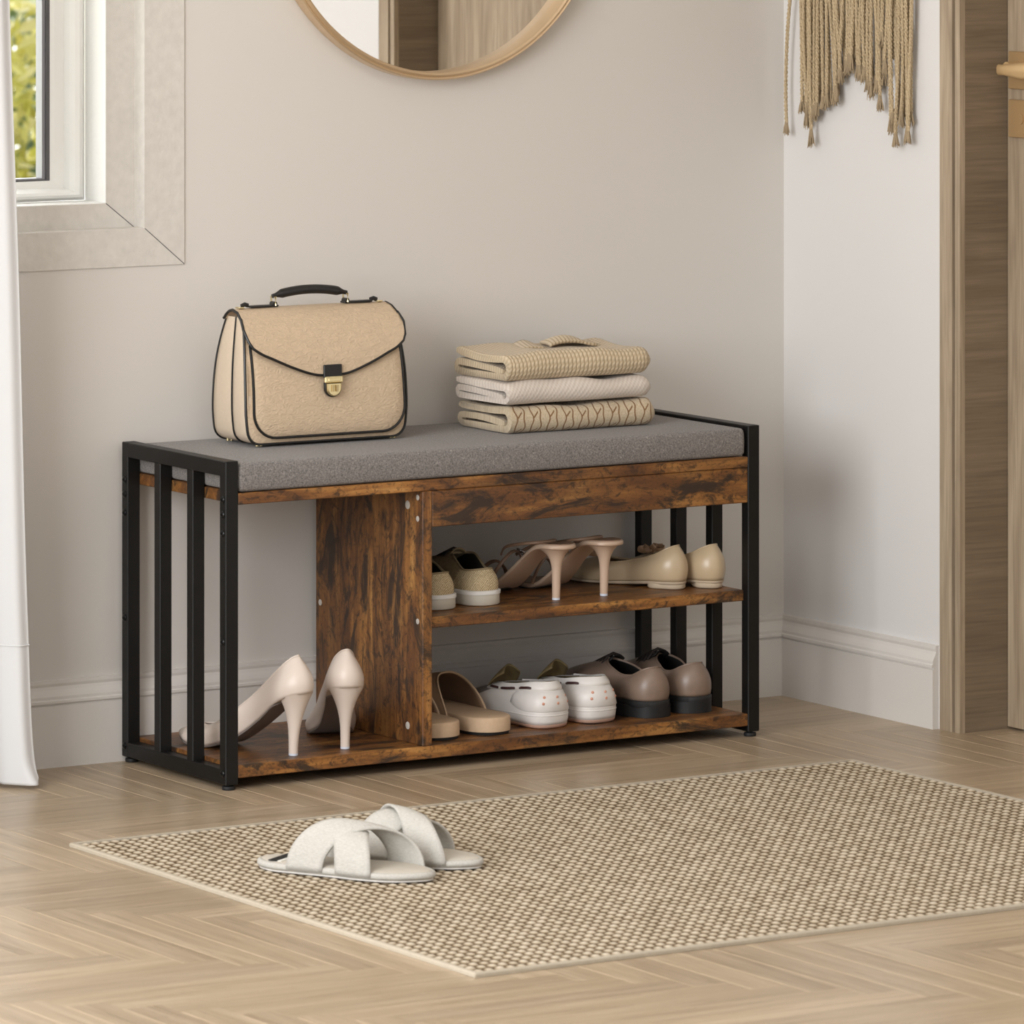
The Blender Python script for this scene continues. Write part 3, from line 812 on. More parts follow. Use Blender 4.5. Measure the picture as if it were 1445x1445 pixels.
# ------------------------------------------------------------------ leather satchel briefcase
def build_bag():
    root = thing('briefcase', 'cream leather briefcase with black piping and gold clasp standing on the grey cushion', 'bag', (0.2815, 0.225, 0.5066))
    root.rotation_euler = (0, 0, radians(-1.0))
    HB = 0.202
    def outline(hw_s, z0, n=14, inset=0.0, rb=0.022):
        """front outline of the body, from top-left down around to top-right"""
        hwf = cv([(0, 0.142), (0.06, 0.1475), (0.12, 0.146), (0.16, 0.1425), (0.202, 0.137)])
        pts = []
        zs = [HB - (HB - rb - z0) * k / n for k in range(n + 1)]
        for z in zs: pts.append((-(hwf(z) * hw_s - inset), z))
        for k in range(1, 7):
            a = pi + (pi / 2) * k / 6; pts.append((-(hwf(rb) * hw_s - inset) + rb + rb * cos(a), z0 + rb + rb * sin(a)))
        R_ = [(-x, z) for x, z in pts][::-1]
        return pts + R_
    def ys(y, z): return y * (1 - 0.60 * (max(z, 0) / 0.21) ** 3)
    slabs = [(-0.055, -0.0105), (-0.0095, 0.055)]
    m = MB(); ms = MB(); mp = MB()
    for k, (ya, yb) in enumerate(slabs):
        rings = []
        for f, ins in ((0, 0.0025), (0.03, 0.0006), (0.25, -0.0012), (0.5, -0.0022), (0.75, -0.0012), (0.97, 0.0006), (1, 0.0025)):
            ol = outline(1.0, 0.004, inset=ins)
            rings.append([(x, ys(lerp(ya, yb, f), z), z) for x, z in ol])
        ms.loft(rings, True, True, closed=True)
    ms.build('body', M['bag_side'], root, angle=50, fix=True)
    # front leather panel follows the front slab
    m = MB(); ol = outline(1.0, 0.004, inset=0.003)
    m.loft([[(x, ys(-0.0553, z), z) for x, z in ol], [(x * .99, ys(-0.0562, z) - .0004, z * .985 + .0016) for x, z in ol]], False, True)
    m.build('front_panel', M['bag'], root, angle=50, fix=True)
    for y in (-0.0552, -0.0100, 0.0552):
        ol = outline(1.0, 0.0035, inset=0.0006)
        mp.tube([(x, ys(y, z), z) for x, z in ol], 0.0021, 8)
    mp.build('piping', M['black_leather'], root)
    # front pocket : bulging, big round lower corners
    def pocket(ins, top=0.160):
        rb = 0.04; hw = 0.1375 - ins; z0 = 0.0135 + ins; pts = []
        for k in range(9): pts.append((-hw * (1 - 0.012 * (1 - k / 8)), top - (top - z0 - rb) * k / 8))
        for k in range(1, 9):
            a = pi + pi / 2 * k / 8; pts.append((-hw + rb + rb * cos(a), z0 + rb + rb * sin(a)))
        return pts + [(-x, z) for x, z in pts][::-1]
    m = MB(); rings = []
    for dy, ins in ((0.0, 0.0), (0.009, 0.0), (0.0115, 0.003), (0.0135, 0.016), (0.0145, 0.034)):
        rings.append([(x, ys(-0.055, z) - dy * (1 - 0.35 * (z / 0.16) ** 3), z) for x, z in pocket(ins)])
    m.loft(rings, True, True); pk = m.build('front_pocket', M['bag'], root, angle=50, fix=True)
    m = MB(); m.tube([(x, ys(-0.055, z) - 0.0105 * (1 - 0.35 * (z / 0.16) ** 3), z) for x, z in pocket(0.0)], 0.0022, 8)
    m.build('pocket_piping', M['black_leather'], pk)
    # flap : from the back edge over the ridge, down to a rounded point in front
    ze = cv([(0, 0.108), (0.2, 0.1105), (0.45, 0.1225), (0.7, 0.1385), (0.86, 0.150), (0.95, 0.163), (1.0, 0.185)])
    hwz = cv([(0.10, 0.149), (0.15, 0.1495), (0.185, 0.1465), (0.205, 0.142), (0.216, 0.140)])
    path = [(0.0265, 0.1985), (0.021, 0.2065), (0.013, 0.212), (0.002, 0.2145), (-0.015, 0.2105), (-0.030, 0.2005), (-0.0425, 0.188), (-0.052, 0.174), (-0.0585, 0.160), (-0.063, 0.146), (-0.066, 0.131), (-0.068, 0.115), (-0.0695, 0.100)]
    NU, NV = 48, 40
    def fpath(z):                                 # front part y for a given z
        for (ya, za), (yb, zb) in zip(path[3:], path[4:]):
            if zb - 1e-9 <= z <= za + 1e-9: return lerp(ya, yb, (za - z) / (za - zb))
        return path[-1][0]
    back = path[:4]
    def flap_pt(u, v):
        zend = ze(abs(u))
        if v < 0.25:
            q = v / 0.25 * 3; k = min(2, int(q)); f = q - k
            y, z = lerp(back[k][0], back[k+1][0], f), lerp(back[k][1], back[k+1][1], f)
        else:
            z = lerp(0.2145, zend, (v - 0.25) / 0.75); y = fpath(z)
        hw = hwz(z) 
        return Vector((u * hw, y - 0.0012, z - 0.0015 * u * u * (1 if z > .2 else 0)))
    m = MB(); V = [flap_pt(-1 + 2 * i / NU, j / NV) for j in range(NV + 1) for i in range(NU + 1)]
    F = [(j*(NU+1)+i, j*(NU+1)+i+1, (j+1)*(NU+1)+i+1, (j+1)*(NU+1)+i) for j in range(NV) for i in range(NU)]
    m.add(V, F); fl = m.build('flap', M['bag'], root, angle=70, fix=True)
    so = fl.modifiers.new('thick', 'SOLIDIFY'); so.thickness = 0.0022; so.offset = 0
    edge = [flap_pt(-1, j / NV) for j in range(0, NV)] + [flap_pt(-1 + 2*i/NU, 1) for i in range(NU + 1)] + [flap_pt(1, j / NV) for j in range(NV - 1, -1, -1)]
    m = MB(); m.tube(edge, 0.0023, 8); m.build('flap_piping', M['black_leather'], fl)
    # clasp
    m = MB(); m.box((-0.0165, -0.0754, 0.1045), (0.0165, -0.0716, 0.1255), 0.001); tab = m.build('clasp_tab', M['black_leather'], root, angle=30)
    m = MB(); m.box((-0.0165, -0.0794, 0.0965), (0.0165, -0.0744, 0.1068), 0.0016); m.box((-0.011, -0.0804, 0.099), (0.011, -0.0790, 0.1043), 0.0008)
    m.build('clasp_plate', M['brass'], tab, angle=30)
    def shield(hw, zt, zb, n=12):
        return [(-hw, zt), (hw, zt)] + [(hw * cos(a), zb + hw + hw * -sin(a)) for a in [pi * k / n for k in range(n + 1)]]
    m = MB(); rings = []
    for q, y in ((0.0152, -0.0712), (0.0152, -0.0747), (0.0142, -0.0757)):
        rings.append([(x, y, z) for x, z in shield(q, 0.0975, 0.0735 + (0.0152 - q))])
    m.loft(rings); m.build('clasp_backing', M['black_leather'], tab, angle=30, fix=True)
    m = MB(); rings = []
    for q, y in ((0.0132, -0.0752), (0.0132, -0.0790), (0.011, -0.0804)):
        rings.append([(x, y, z) for x, z in shield(q, 0.0955, 0.0750 + (0.0132 - q))])
    m.loft(rings)
    for sx in (-1, 1): m.tube([(sx * 0.0036, -0.0807, 0.0935), (sx * 0.0036, -0.0814, 0.083)], [0.0028, 0.0022], 8)
    m.build('clasp_lock', M['brass'], tab, angle=30, fix=True)
    # strap along the ridge, gold rings, arched padded handle
    m = MB()
    for s in (-1, 1):
        a, b_ = sorted((s * 0.060, s * 0.112)); m.box((a, -0.006, 0.2152), (b_, 0.009, 0.2182), 0.001)
        m.tube([(s * 0.112, 0.002, 0.2185), (s * 0.118, 0.002, 0.2205), (s * 0.124, 0.002, 0.218)], 0.0035, 8, flat=0.8)
        m.tube([(s * 0.066, -0.005, 0.2195), (s * 0.066, 0.008, 0.2195)], 0.0038, 10)
    m.build('top_strap', M['black_leather'], root, angle=35)
    m = MB()
    for s in (-1, 1):
        m.box((s * 0.127 - 0.005, -0.005, 0.2148), (s * 0.127 + 0.005, 0.008, 0.2168), 0.0006)
    m.build('strap_plate', M['brass'], root, angle=35)
    for s in (-1, 1):
        m = MB(); cx = s * 0.066
        m.tube([(cx, -0.0058, 0.218), (cx, -0.0062, 0.2305), (cx, 0.0092, 0.2305), (cx, 0.0088, 0.218)], 0.0016, 8, closed=True)
        m.build('handle_ring', M['brass'], root)
    m = MB(); pts = []; rr = []
    for k in range(25):
        q = k / 24; x = lerp(-0.068, 0.068, q); e = min(q, 1 - q)
        z = 0.2315 + 0.0085 * (1 - (2*q - 1) ** 2); pts.append((x, 0.0015, z)); rr.append(0.0035 if e < 0.07 else (0.0052 if e < 0.12 else 0.0074))
    m.tube(pts, rr, 14); m.build('handle', M['black_leather'], root)
    for sx in (-1, 1):
        for sy in (-0.0525, 0.044):
            for dx in (-0.0035, 0.0035):
                m = MB(); m.lathe([(0.0026, 0.007), (0.0028, 0.0008), (0.0018, 0.0)], (sx * 0.122 + dx, sy, 0), 10)
                m.build('stud_foot', M['brass'], root)
build_bag()

# ------------------------------------------------------------------ folded knits
def build_knit(name, label, mat, cx, y0, z0, W, Dp, h, t, seed, open_=0.0, sag=0.0, puff=1.0, sleeve=False, rz=0.0):
    root = thing(name, label, 'sweater', (cx, y0 + Dp / 2, z0), rz, group='folded knits stacked on the bench cushion')
    rnd = random.Random(seed)
    c = []                                                # spiral centreline in (y, z), front at y=-Dp/2
    yf, yb = -Dp / 2, Dp / 2
    r1 = (h - t) / 2
    for k in range(15): c.append((lerp(yb - 0.004, yf + r1 + t/2, k / 14), h - t/2 + (open_ * (1 - k / 14) ** 1.5) - sag * sin(pi * k / 14)))
    for k in range(1, 12):
        a = pi/2 + pi * k / 12; c.append((yf + r1 + t/2 + (r1) * cos(a), h/2 + r1 * sin(a)))
    for k in range(15): c.append((lerp(yf + r1 + t/2, yb - 0.014, k / 14), t/2))
    mid = h * 0.52 - t * 0.1; r2 = (mid - t/2) / 2
    for k in range(1, 10):
        a = -pi/2 + pi * k / 10; c.append((yb - 0.014 + r2 * 1.25 * cos(a), t/2 + r2 + r2 * sin(a)))
    for k in range(12):
        q = k / 11; c.append((lerp(yb - 0.014, yf + 0.010 + t, q), mid - (0.006 * q) * min(1, h / 0.045) + 0.002 * sin(pi * q)))
    n = len(c); A = []; B = []; arc = [0.0]
    for i in range(1, n): arc.append(arc[-1] + math.hypot(c[i][0] - c[i-1][0], c[i][1] - c[i-1][1]))
    for i in range(n):
        a = c[max(0, i-1)]; b_ = c[min(n-1, i+1)]; dx, dz = b_[0]-a[0], b_[1]-a[1]; L = math.hypot(dx, dz) or 1
        nx, nz = -dz / L, dx / L                            # left normal
        e = 1.0 if 0 < i < n - 1 else 0.6
        A.append((c[i][0] + nx * t/2 * e, c[i][1] + nz * t/2 * e)); B.append((c[i][0] - nx * t/2 * e, c[i][1] - nz * t/2 * e))
    poly = B + A[::-1]; vv = arc + arc[::-1]
    # rounded noses on the free ends come from smooth shading; extrude along x
    NX = 44; m = MB(); rings = []; uvs = []
    ph = rnd.uniform(0, 6)
    for k in range(NX + 1):
        q = k / NX; x = -W/2 + W * q
        d = min(q, 1 - q) * W; dl = q * W; dr = (1 - q) * W
        tl = 1 - 0.10 * (1 - smooth(dl / 0.006)) 
        tr = 1 - 0.42 * (1 - sqrt(max(0, 1 - (1 - min(1, dr / 0.016)) ** 2)))
        ring = []
        for (y, z) in poly:
            zc = h * 0.42
            wav = 0.0022 * puff * sin(x * 23 + ph + y * 14) + 0.0012 * puff * sin(x * 61 + 2 * ph)
            hh = z / h
            zz = zc + (z - zc) * min(tl, tr) if True else z
            zz = max(zz, z * 0.2) + wav * hh
            yy = y * (0.965 + 0.035 * min(tl, tr)) + 0.0015 * sin(x * 37 + ph) * puff
            if dr < 0.02: yy -= (y) * 0.10 * (1 - dr / 0.02) ** 2
            ring.append((x + 0.0016 * sin(y * 40 + ph + z * 60) * (1 if d < 0.01 else 0), yy, zz))
        rings.append(ring); uvs += [(x + W / 2 + 0.024, v) for v in vv]
    m.loft(rings, True, True, uvs=uvs)
    body = m.build('folded_body', mat, root, angle=75, fix=True)
    if sleeve:                                             # a sleeve and a tuck lying on the top fold
        m = MB(); V = []; U = []; NXs, NYs = 22, 10
        for j in range(NYs + 1):
            for i in range(NXs + 1):
                p = i / NXs; q = j / NYs
                x = -0.005 + 0.10 * p; y = lerp(0.005, 0.055, q)
                lift = 0.0105 * sin(pi * min(1, p / 0.75)) ** 0.7 * sin(pi * (0.12 + 0.76 * q)) + 0.0045
                V.append((x + 0.012 * q, y + 0.01 * p, h + lift - 0.004 * smooth((p - .7) / .3) - 0.001)); U.append((x, y))
        F = [(j*(NXs+1)+i, j*(NXs+1)+i+1, (j+1)*(NXs+1)+i+1, (j+1)*(NXs+1)+i) for j in range(NYs) for i in range(NXs)]
        m.add(V, F, uvs=U)
        o = m.build('sleeve', mat, root, angle=80); s = o.modifiers.new('thick', 'SOLIDIFY'); s.thickness = 0.005; s.offset = -1
        m = MB(); V = []; U = []
        for j in range(9):
            for i in range(13):
                p = i / 12; q = j / 8; V.append((-0.065 + 0.05 * p + 0.02 * q, 0.005 + 0.06 * q, h - 0.001 + 0.0075 * sin(pi * p) ** 1.3 * (0.3 + 0.7 * q))); U.append((-0.065 + 0.05 * p, 0.005 + 0.06 * q))
        m.add(V, [(j*13+i, j*13+i+1, (j+1)*13+i+1, (j+1)*13+i) for j in range(8) for i in range(12)], uvs=U)
        o = m.build('tuck', mat, root, angle=80); s = o.modifiers.new('thick', 'SOLIDIFY'); s.thickness = 0.003; s.offset = -1
    return root
ZC = 0.5052
build_knit('folded_sweater', 'cream cable-knit sweater with brown cable outlines, lowest of the folded stack on the bench', M['knit_cable'], 0.7345, 0.113, ZC, 0.282, 0.165, 0.0425, 0.0112, 2, open_=0.003, sag=0.003)
build_knit('folded_sweater', 'white fine-knit sweater, middle of the folded stack on the bench', M['knit_white'], 0.7260, 0.112, ZC + 0.0470, 0.281, 0.168, 0.0360, 0.0106, 5, open_=0.0, sag=0.001, puff=1.4)
build_knit('folded_sweater', 'tan rib-knit sweater with loose sleeve, topmost of the folded stack on the bench', M['knit_tan'], 0.7270, 0.113, ZC + 0.0850, 0.280, 0.168, 0.0450, 0.0118, 9, open_=0.002, sag=0.004, sleeve=True)

# ------------------------------------------------------------------ shoes (local: x heel -> toe, y left, z up)
def ring(x0, x1, W, C, Z, n=72, grow=0.0):
    out = []
    for k in range(n):
        th = 2 * pi * k / n; u = (1 - cos(th)) / 2
        s = sin(th); sg = 1 if s > 1e-9 else (-1 if s < -1e-9 else 0)
        x = lerp(x0 - grow, x1 + grow, u)
        w = W(u) + (grow if sg else 0) * min(1, abs(s) * 2)
        out.append(Vector((x, C(u) + sg * w, Z(u))))
    return out
def wtab(tab, ch, ct, ph=2.0, pt=2.0):
    f = cv(tab)
    def w(u):
        c = 1.0
        if u < ch: c *= max(0, 1 - (1 - u / ch) ** ph) ** (1 / ph)
        if 1 - u < ct: c *= max(0, 1 - (1 - (1 - u) / ct) ** pt) ** (1 / pt)
        return f(u) * c
    return w
def shell_fn(F, T, k1=0.5, o1=0.004, k2=0.4, o2=0.002, k2z=0.15):
    n = len(F)
    outs = []
    for i in range(n):
        t = F[(i + 1) % n] - F[i - 1]; o = Vector((-t.y, t.x, 0))
        if o.length < 1e-9: o = Vector((-1 if i == 0 else 1, 0, 0))
        o.normalize()
        c = sum(F, Vector()) / n
        if o.dot(F[i] - c) < 0: o = -o
        outs.append(o)
    def S(i, t):
        i %= n
        p0, p3 = F[i], T[i]; d = p0 - p3; dz = p3.z - p0.z
        p1 = p0 + Vector((0, 0, k1 * dz)) + outs[i] * o1
        p2 = p3 + Vector((d.x, d.y, 0)) * k2 + outs[i] * o2 - Vector((0, 0, k2z * dz))
        a = 1 - t
        return p0 * a**3 + p1 * (3*a*a*t) + p2 * (3*a*t*t) + p3 * t**3
    return S, outs
def shell(m, S, n, nt=12, matf=None):
    V = [S(i, j / nt) for j in range(nt + 1) for i in range(n)]
    for j in range(nt):
        for i in range(n): 
            pass
    groups = {}
    for j in range(nt):
        for i in range(n):
            f = (j*n + i, j*n + (i+1) % n, (j+1)*n + (i+1) % n, (j+1)*n + i)
            k = matf(V[f[0]], i, j) if matf else 0
            groups.setdefault(k, []).append(f)
    o = len(m.v); first = True
    for k, fs in groups.items():
        if first: m.add(V, fs, k); first = False
        else:
            for f in fs: m.f.append([o + q for q in f]); m.mi.append(k); m.uv.append([(0, 0)] * 4)
def footcap(m, R, flip=False, mi=0):
    n = len(R); h = n // 2; F = []
    for i in range(0, h):
        a, b_, c, d = i, i + 1, (n - i - 1) % n, (n - i) % n
        f = [a, b_, c, d]; f2 = []
        for q in f:
            if q not in f2: f2.append(q)
        if len(f2) >= 3: F.append(tuple(f2[::-1] if flip else f2))
    m.add(R, F, mi)
def slab(m, rings, mi=0):
    m.loft([list(r) for r in rings], False, False, mi=mi)
    footcap(m, rings[0], mi=mi); footcap(m, rings[-1], True, mi=mi)
def dz(R, z): return [p + Vector((0, 0, z)) for p in R]
def setz(R, z): return [Vector((p.x, p.y, z)) for p in R]
def solid(o, th, off=-1, moff=0):
    s = o.modifiers.new('thick', 'SOLIDIFY'); s.thickness = th; s.offset = off
    if moff: s.material_offset = moff; s.material_offset_rim = 0
    return o
class Shoe:
    def __init__(s, name, label, loc, a, mirror=False, cat='shoe', group=None):
        s.r = thing(name, label, cat, loc, radians(a + 90), group); s.k = -1 if mirror else 1
    def b(s, m, name, mats, parent=None, angle=60, **kw):
        if s.k < 0: m.v = [(p[0], -p[1], p[2]) for p in m.v]
        return m.build(name, mats, parent or s.r, angle=angle, fix=True, **kw)
def const(c): return lambda u: c

def pump(label, loc, a, mirror):
    sh = Shoe('high_heel_pump', label, loc, a, mirror, group='ivory pumps on the lower shelf')
    L = 0.270
    W = wtab([(0, .026), (.12, .0275), (.3, .0225), (.45, .022), (.62, .033), (.72, .0375), (.82, .034), (.92, .022), (1, .012)], .13, .10, 2, 1.8)
    C = cv([(0, 0), (.4, -.003), (.7, .002), (1, .004)])
    Z = cv([(0, .100), (.08, .0955), (.2, .080), (.34, .051), (.5, .0225), (.64, .0065), (.73, .0035), (.86, .0045), (1, .012)])
    F = ring(0, L, W, C, Z)
    WT = wtab([(0, .010), (.12, .0165), (.4, .0215), (.7, .0285), (1, .022)], .12, .42, 2, 2)
    ZT = cv([(0, .1575), (.03, .1545), (.15, .134), (.45, .083), (.7, .048), (.88, .034), (1, .033)])
    T = ring(0.022, L * .80, WT, C, ZT)
    S, _ = shell_fn(F, T, .45, .0085, .3, .0035, .25)
    m = MB(); shell(m, S, len(F), 14); up = sh.b(m, 'upper', [M['pump'], M['pump_line']]); solid(up, .0013, -1, 1)
    m = MB(); m.tube(T, .0011, 6, closed=True); sh.b(m, 'topline_binding', M['pump'], up)
    m = MB(); slab(m, [dz(F, .0008), dz(ring(0, L, W, C, Z, grow=-.0012), .0022)]); sh.b(m, 'insole', M['pump_line'])
    WS = lambda u: W(.17 + .83 * u) * min(1, (u / .04 + .0001) ** .5); CS = lambda u: C(.17 + .83 * u); ZS = lambda u: Z(.17 + .83 * u)
    m = MB(); G = ring(L * .17, L, WS, CS, ZS, grow=.0003); slab(m, [dz(ring(L * .17, L, WS, CS, ZS, grow=-.001), -.0030), dz(G, -.0022), dz(G, .0003)]); sh.b(m, 'outsole', M['pump_sole'])
    m = MB(); rings = []; n = 28
    for j in range(19):
        t = j / 18
        e = (1 - t) ** 2.3
        xb = 0.002 + 0.0245 * (1 - (1 - t) ** 2.0); xf = lerp(0.0415, 0.050, (1 - t) ** 3)
        wy = lerp(0.0074, 0.0274, (1 - t) ** 3.0)
        r = []
        for k in range(n):
            q = 2 * pi * k / n; cx, sx = cos(q), sin(q)
            px = math.copysign(abs(cx) ** (0.75 if cx > 0 else 1), cx); 
            x = (xb + xf) / 2 + (xf - xb) / 2 * px; y = wy * sx * (1 if cx < 0.2 else 0.93) + C(.1)
            zt = Z(max(0, min(1, x / L))) + .0012
            z = lerp(zt, 0.0035, 1 - (1 - t)) if t > 0 else zt
            z = zt * (1 - t) + 0.0035 * t
            r.append((x, y, z))
        rings.append(r)
    m.loft(rings); hl = sh.b(m, 'heel', M['pump'])
    m = MB(); m.loft([[(p[0], p[1], z) for p in rings[-1]] for z in (.0036, 0.0002)]); sh.b(m, 'heel_tip', M['tip'], hl)
ZL, ZM = 0.0387, 0.2395
pump('ivory stiletto pump nearest the black side frame, on the lower shelf', (0.1507, 0.0030, ZL), 18, False)
pump('ivory stiletto pump seen from behind next to the upright wood divider', (0.2310, 0.0165, ZL), -21, True)

def sneaker(label, loc, a, mirror):
    sh = Shoe('espadrille_sneaker', label, loc, a, mirror, group='woven straw sneakers on the middle shelf')
    L = 0.25
    W = wtab([(0, .0295), (.15, .0305), (.4, .030), (.7, .040), (.88, .036), (1, .026)], .14, .24, 2.4, 2.2)
    C = cv([(0, 0), (.4, -.002), (.7, .002), (1, .005)])
    B = ring(0, L, W, C, const(0))
    m = MB(); G = ring(0, L, W, C, const(0), grow=.0022); slab(m, [setz(B, .0004), setz(G, .0025), setz(G, .0175), setz(G, .018)]); so = sh.b(m, 'sole', M['sneak_sole'])
    m = MB(); G2 = ring(0, L, W, C, const(0), grow=.0034); slab(m, [setz(G2, .0182), setz(G2, .0192), setz(G2, .0235), setz(ring(0, L, W, C, const(0), grow=.0015), .0246)]); sh.b(m, 'foxing_band', M['sneak_band'])
    F = setz(ring(0, L, W, C, const(0), grow=-.0005), .0235)
    WT = wtab([(0, .0215), (.4, .0225), (.75, .022), (1, .018)], .25, .3)
    ZT = cv([(0, .0585), (.1, .0570), (.3, .0555), (.55, .066), (.8, .0755), (1, .075)])
    T = ring(0.009, .098, WT, C, ZT)
    S, _ = shell_fn(F, T, .5, .004, .35, .002, .2)
    m = MB(); shell(m, S, len(F), 14, lambda p, i, j: 0 if p.x < .072 - (p.z - .02) * .6 else 1)
    up = sh.b(m, 'upper', [M['straw'], M['straw_dark'], M['sneak_in'], M['sneak_in']]); solid(up, .0022, -1, 2)
    m = MB(); m.tube(T, .0017, 6, closed=True); sh.b(m, 'collar_binding', M['straw_dark'], up)
    m = MB(); slab(m, [setz(ring(0.002, L, W, C, const(0), grow=-.004), .0248), setz(ring(0.002, L, W, C, const(0), grow=-.004), .0275)]); sh.b(m, 'insole', M['sneak_in'])
    m = MB(); V = []
    for j in range(9):
        for i in range(9):
            q = j / 8; p = i / 8 * 2 - 1
            V.append((lerp(.140, .086, q), p * .0205 * (1 - .25 * q * q), lerp(.062, .0840, q) - .008 * p * p))
    m.add(V, [(j*9+i, j*9+i+1, (j+1)*9+i+1, (j+1)*9+i) for j in range(8) for i in range(8)]); solid(sh.b(m, 'tongue', M['straw_dark']), .0022, 0)
    for k in range(4):
        x = .102 + .013 * k; zz = .0815 - .0052 * k
        m = MB(); m.tube([(x, -.021, zz - .014), (x - .003, -.012, zz - .002), (x - .002, 0, zz + .0015), (x, .012, zz - .002), (x + .003, .021, zz - .014)], .0019, 6, flat=.7); sh.b(m, 'lace', M['lace_dark'])
sneaker('woven straw sneaker half hidden behind the wood divider, on the middle shelf', (0.4385, 0.0665, ZM), 4, False)
sneaker('woven straw sneaker beside the nude sandals, fully in view on the middle shelf', (0.5255, 0.0715, ZM), 4, True)

def sandal(label, loc, a, mirror):
    sh = Shoe('strappy_heel_sandal', label, loc, a, mirror, group='nude strappy sandals on the middle shelf')
    L = 0.24
    W = wtab([(0, .0265), (.15, .0275), (.38, .024), (.65, .034), (.76, .0365), (.9, .030), (1, .018)], .12, .2, 2.2, 2)
    C = cv([(0, 0), (.4, -.002), (.7, .002), (1, .004)])
    Z = cv([(0, .0885), (.1, .0885), (.24, .0835), (.38, .062), (.54, .029), (.66, .010), (.76, .006), (.9, .006), (1, .011)])
    F = ring(0, L, W, C, Z)
    G = ring(0, L, W, C, Z, grow=.0012)
    m = MB(); slab(m, [dz(ring(0, L, W, C, Z, grow=-.001), -.0045), dz(G, -.003), dz(G, .001), dz(F, .003)]); sh.b(m, 'sole', M['nude'])
    m = MB(); E = [p for p in ring(0, L, W, C, Z, grow=-.0025)]; slab(m, [dz(E, .0028), dz(E, .0042)]); sh.b(m, 'insole', M['nude_dark'])
    m = MB(); O = [Vector((p.x, p.y, max(.0004, p.z - .0058))) for p in ring(L*.64, L*.985, wtab([(0, .026), (.4, .0345), (1, .018)], .3, .35), C, lambda u: Z(.64 + .345 * u))]
    slab(m, [O, dz(O, .0012)]); sh.b(m, 'outsole', M['sole_dark'])
    m = MB(); rings = []; n = 24
    for j in range(17):
        t = j / 16; xb = .005 + .017 * (1 - (1 - t) ** 6) + .003 * t; xf = lerp(.038, .062, (1 - t) ** 7) - .003 * (t - 1) * 0; wy = lerp(.0064, .0235, (1 - t) ** 6) + .002 * (1 - t)
        r = []
        for k in range(n):
            q = 2*pi*k/n; x = (xb + xf)/2 + (xf - xb)/2 * cos(q); y = wy * sin(q)
            zt = Z(x / L) - .004; r.append((x, y, zt * (1 - t) + .004 * t))
        rings.append(r)
    m.loft(rings); hl = sh.b(m, 'heel', M['nude'])
    m = MB(); m.loft([[(p[0], p[1], z) for p in rings[-1]] for z in (.0042, .0003)]); sh.b(m, 'heel_tip', M['tip'], hl)
    def strap(pts, w, name, mat, fl=.28):
        m = MB(); c = [Vector(p) for p in pts]
        # smooth the path
        out = []
        for i in range(len(c) - 1):
            p0 = c[max(0, i-1)]; p1 = c[i]; p2 = c[i+1]; p3 = c[min(len(c)-1, i+2)]
            for k in range(8):
                t = k / 8; out.append(0.5 * ((2*p1) + (p2-p0)*t + (2*p0-5*p1+4*p2-p3)*t*t + (3*p1-p0-3*p2+p3)*t**3))
        out.append(c[-1]); m.tube(out, w, 8, flat=fl); return sh.b(m, name, mat)
    strap([(.190, -.036, .008), (.186, -.030, .030), (.182, -.012, .046), (.181, .008, .047), (.186, .028, .032), (.192, .036, .008)], .0045, 'toe_strap', M['nude_dark'], .5)
    strap([(.165, -.036, .010), (.150, -.033, .040), (.138, -.016, .064), (.132, .006, .068), (.140, .026, .046), (.158, .036, .012)], .0032, 'instep_strap', M['nude_dark'], .5)
    strap([(.150, -.020, .060), (.120, -.034, .078), (.080, -.033, .088), (.052, -.018, .0925), (.050, .012, .0928), (.078, .031, .089), (.118, .031, .080), (.146, .016, .064)], .0026, 'ankle_strap', M['nude_dark'], .6)
    m = MB(); m.tube([(.136, -.024, .066), (.144, -.018, .070), (.150, -.026, .062), (.142, -.031, .058)], .0018, 6, closed=True)
    sh.b(m, 'buckle', M['crystal'])
sandal('nude stiletto sandal beside the straw sneakers, on the middle shelf', (0.6580, 0.0430, ZM), 10, False)
sandal('nude stiletto sandal beside the beige ballet flats, on the middle shelf', (0.7500, 0.0430, ZM), 10, True)

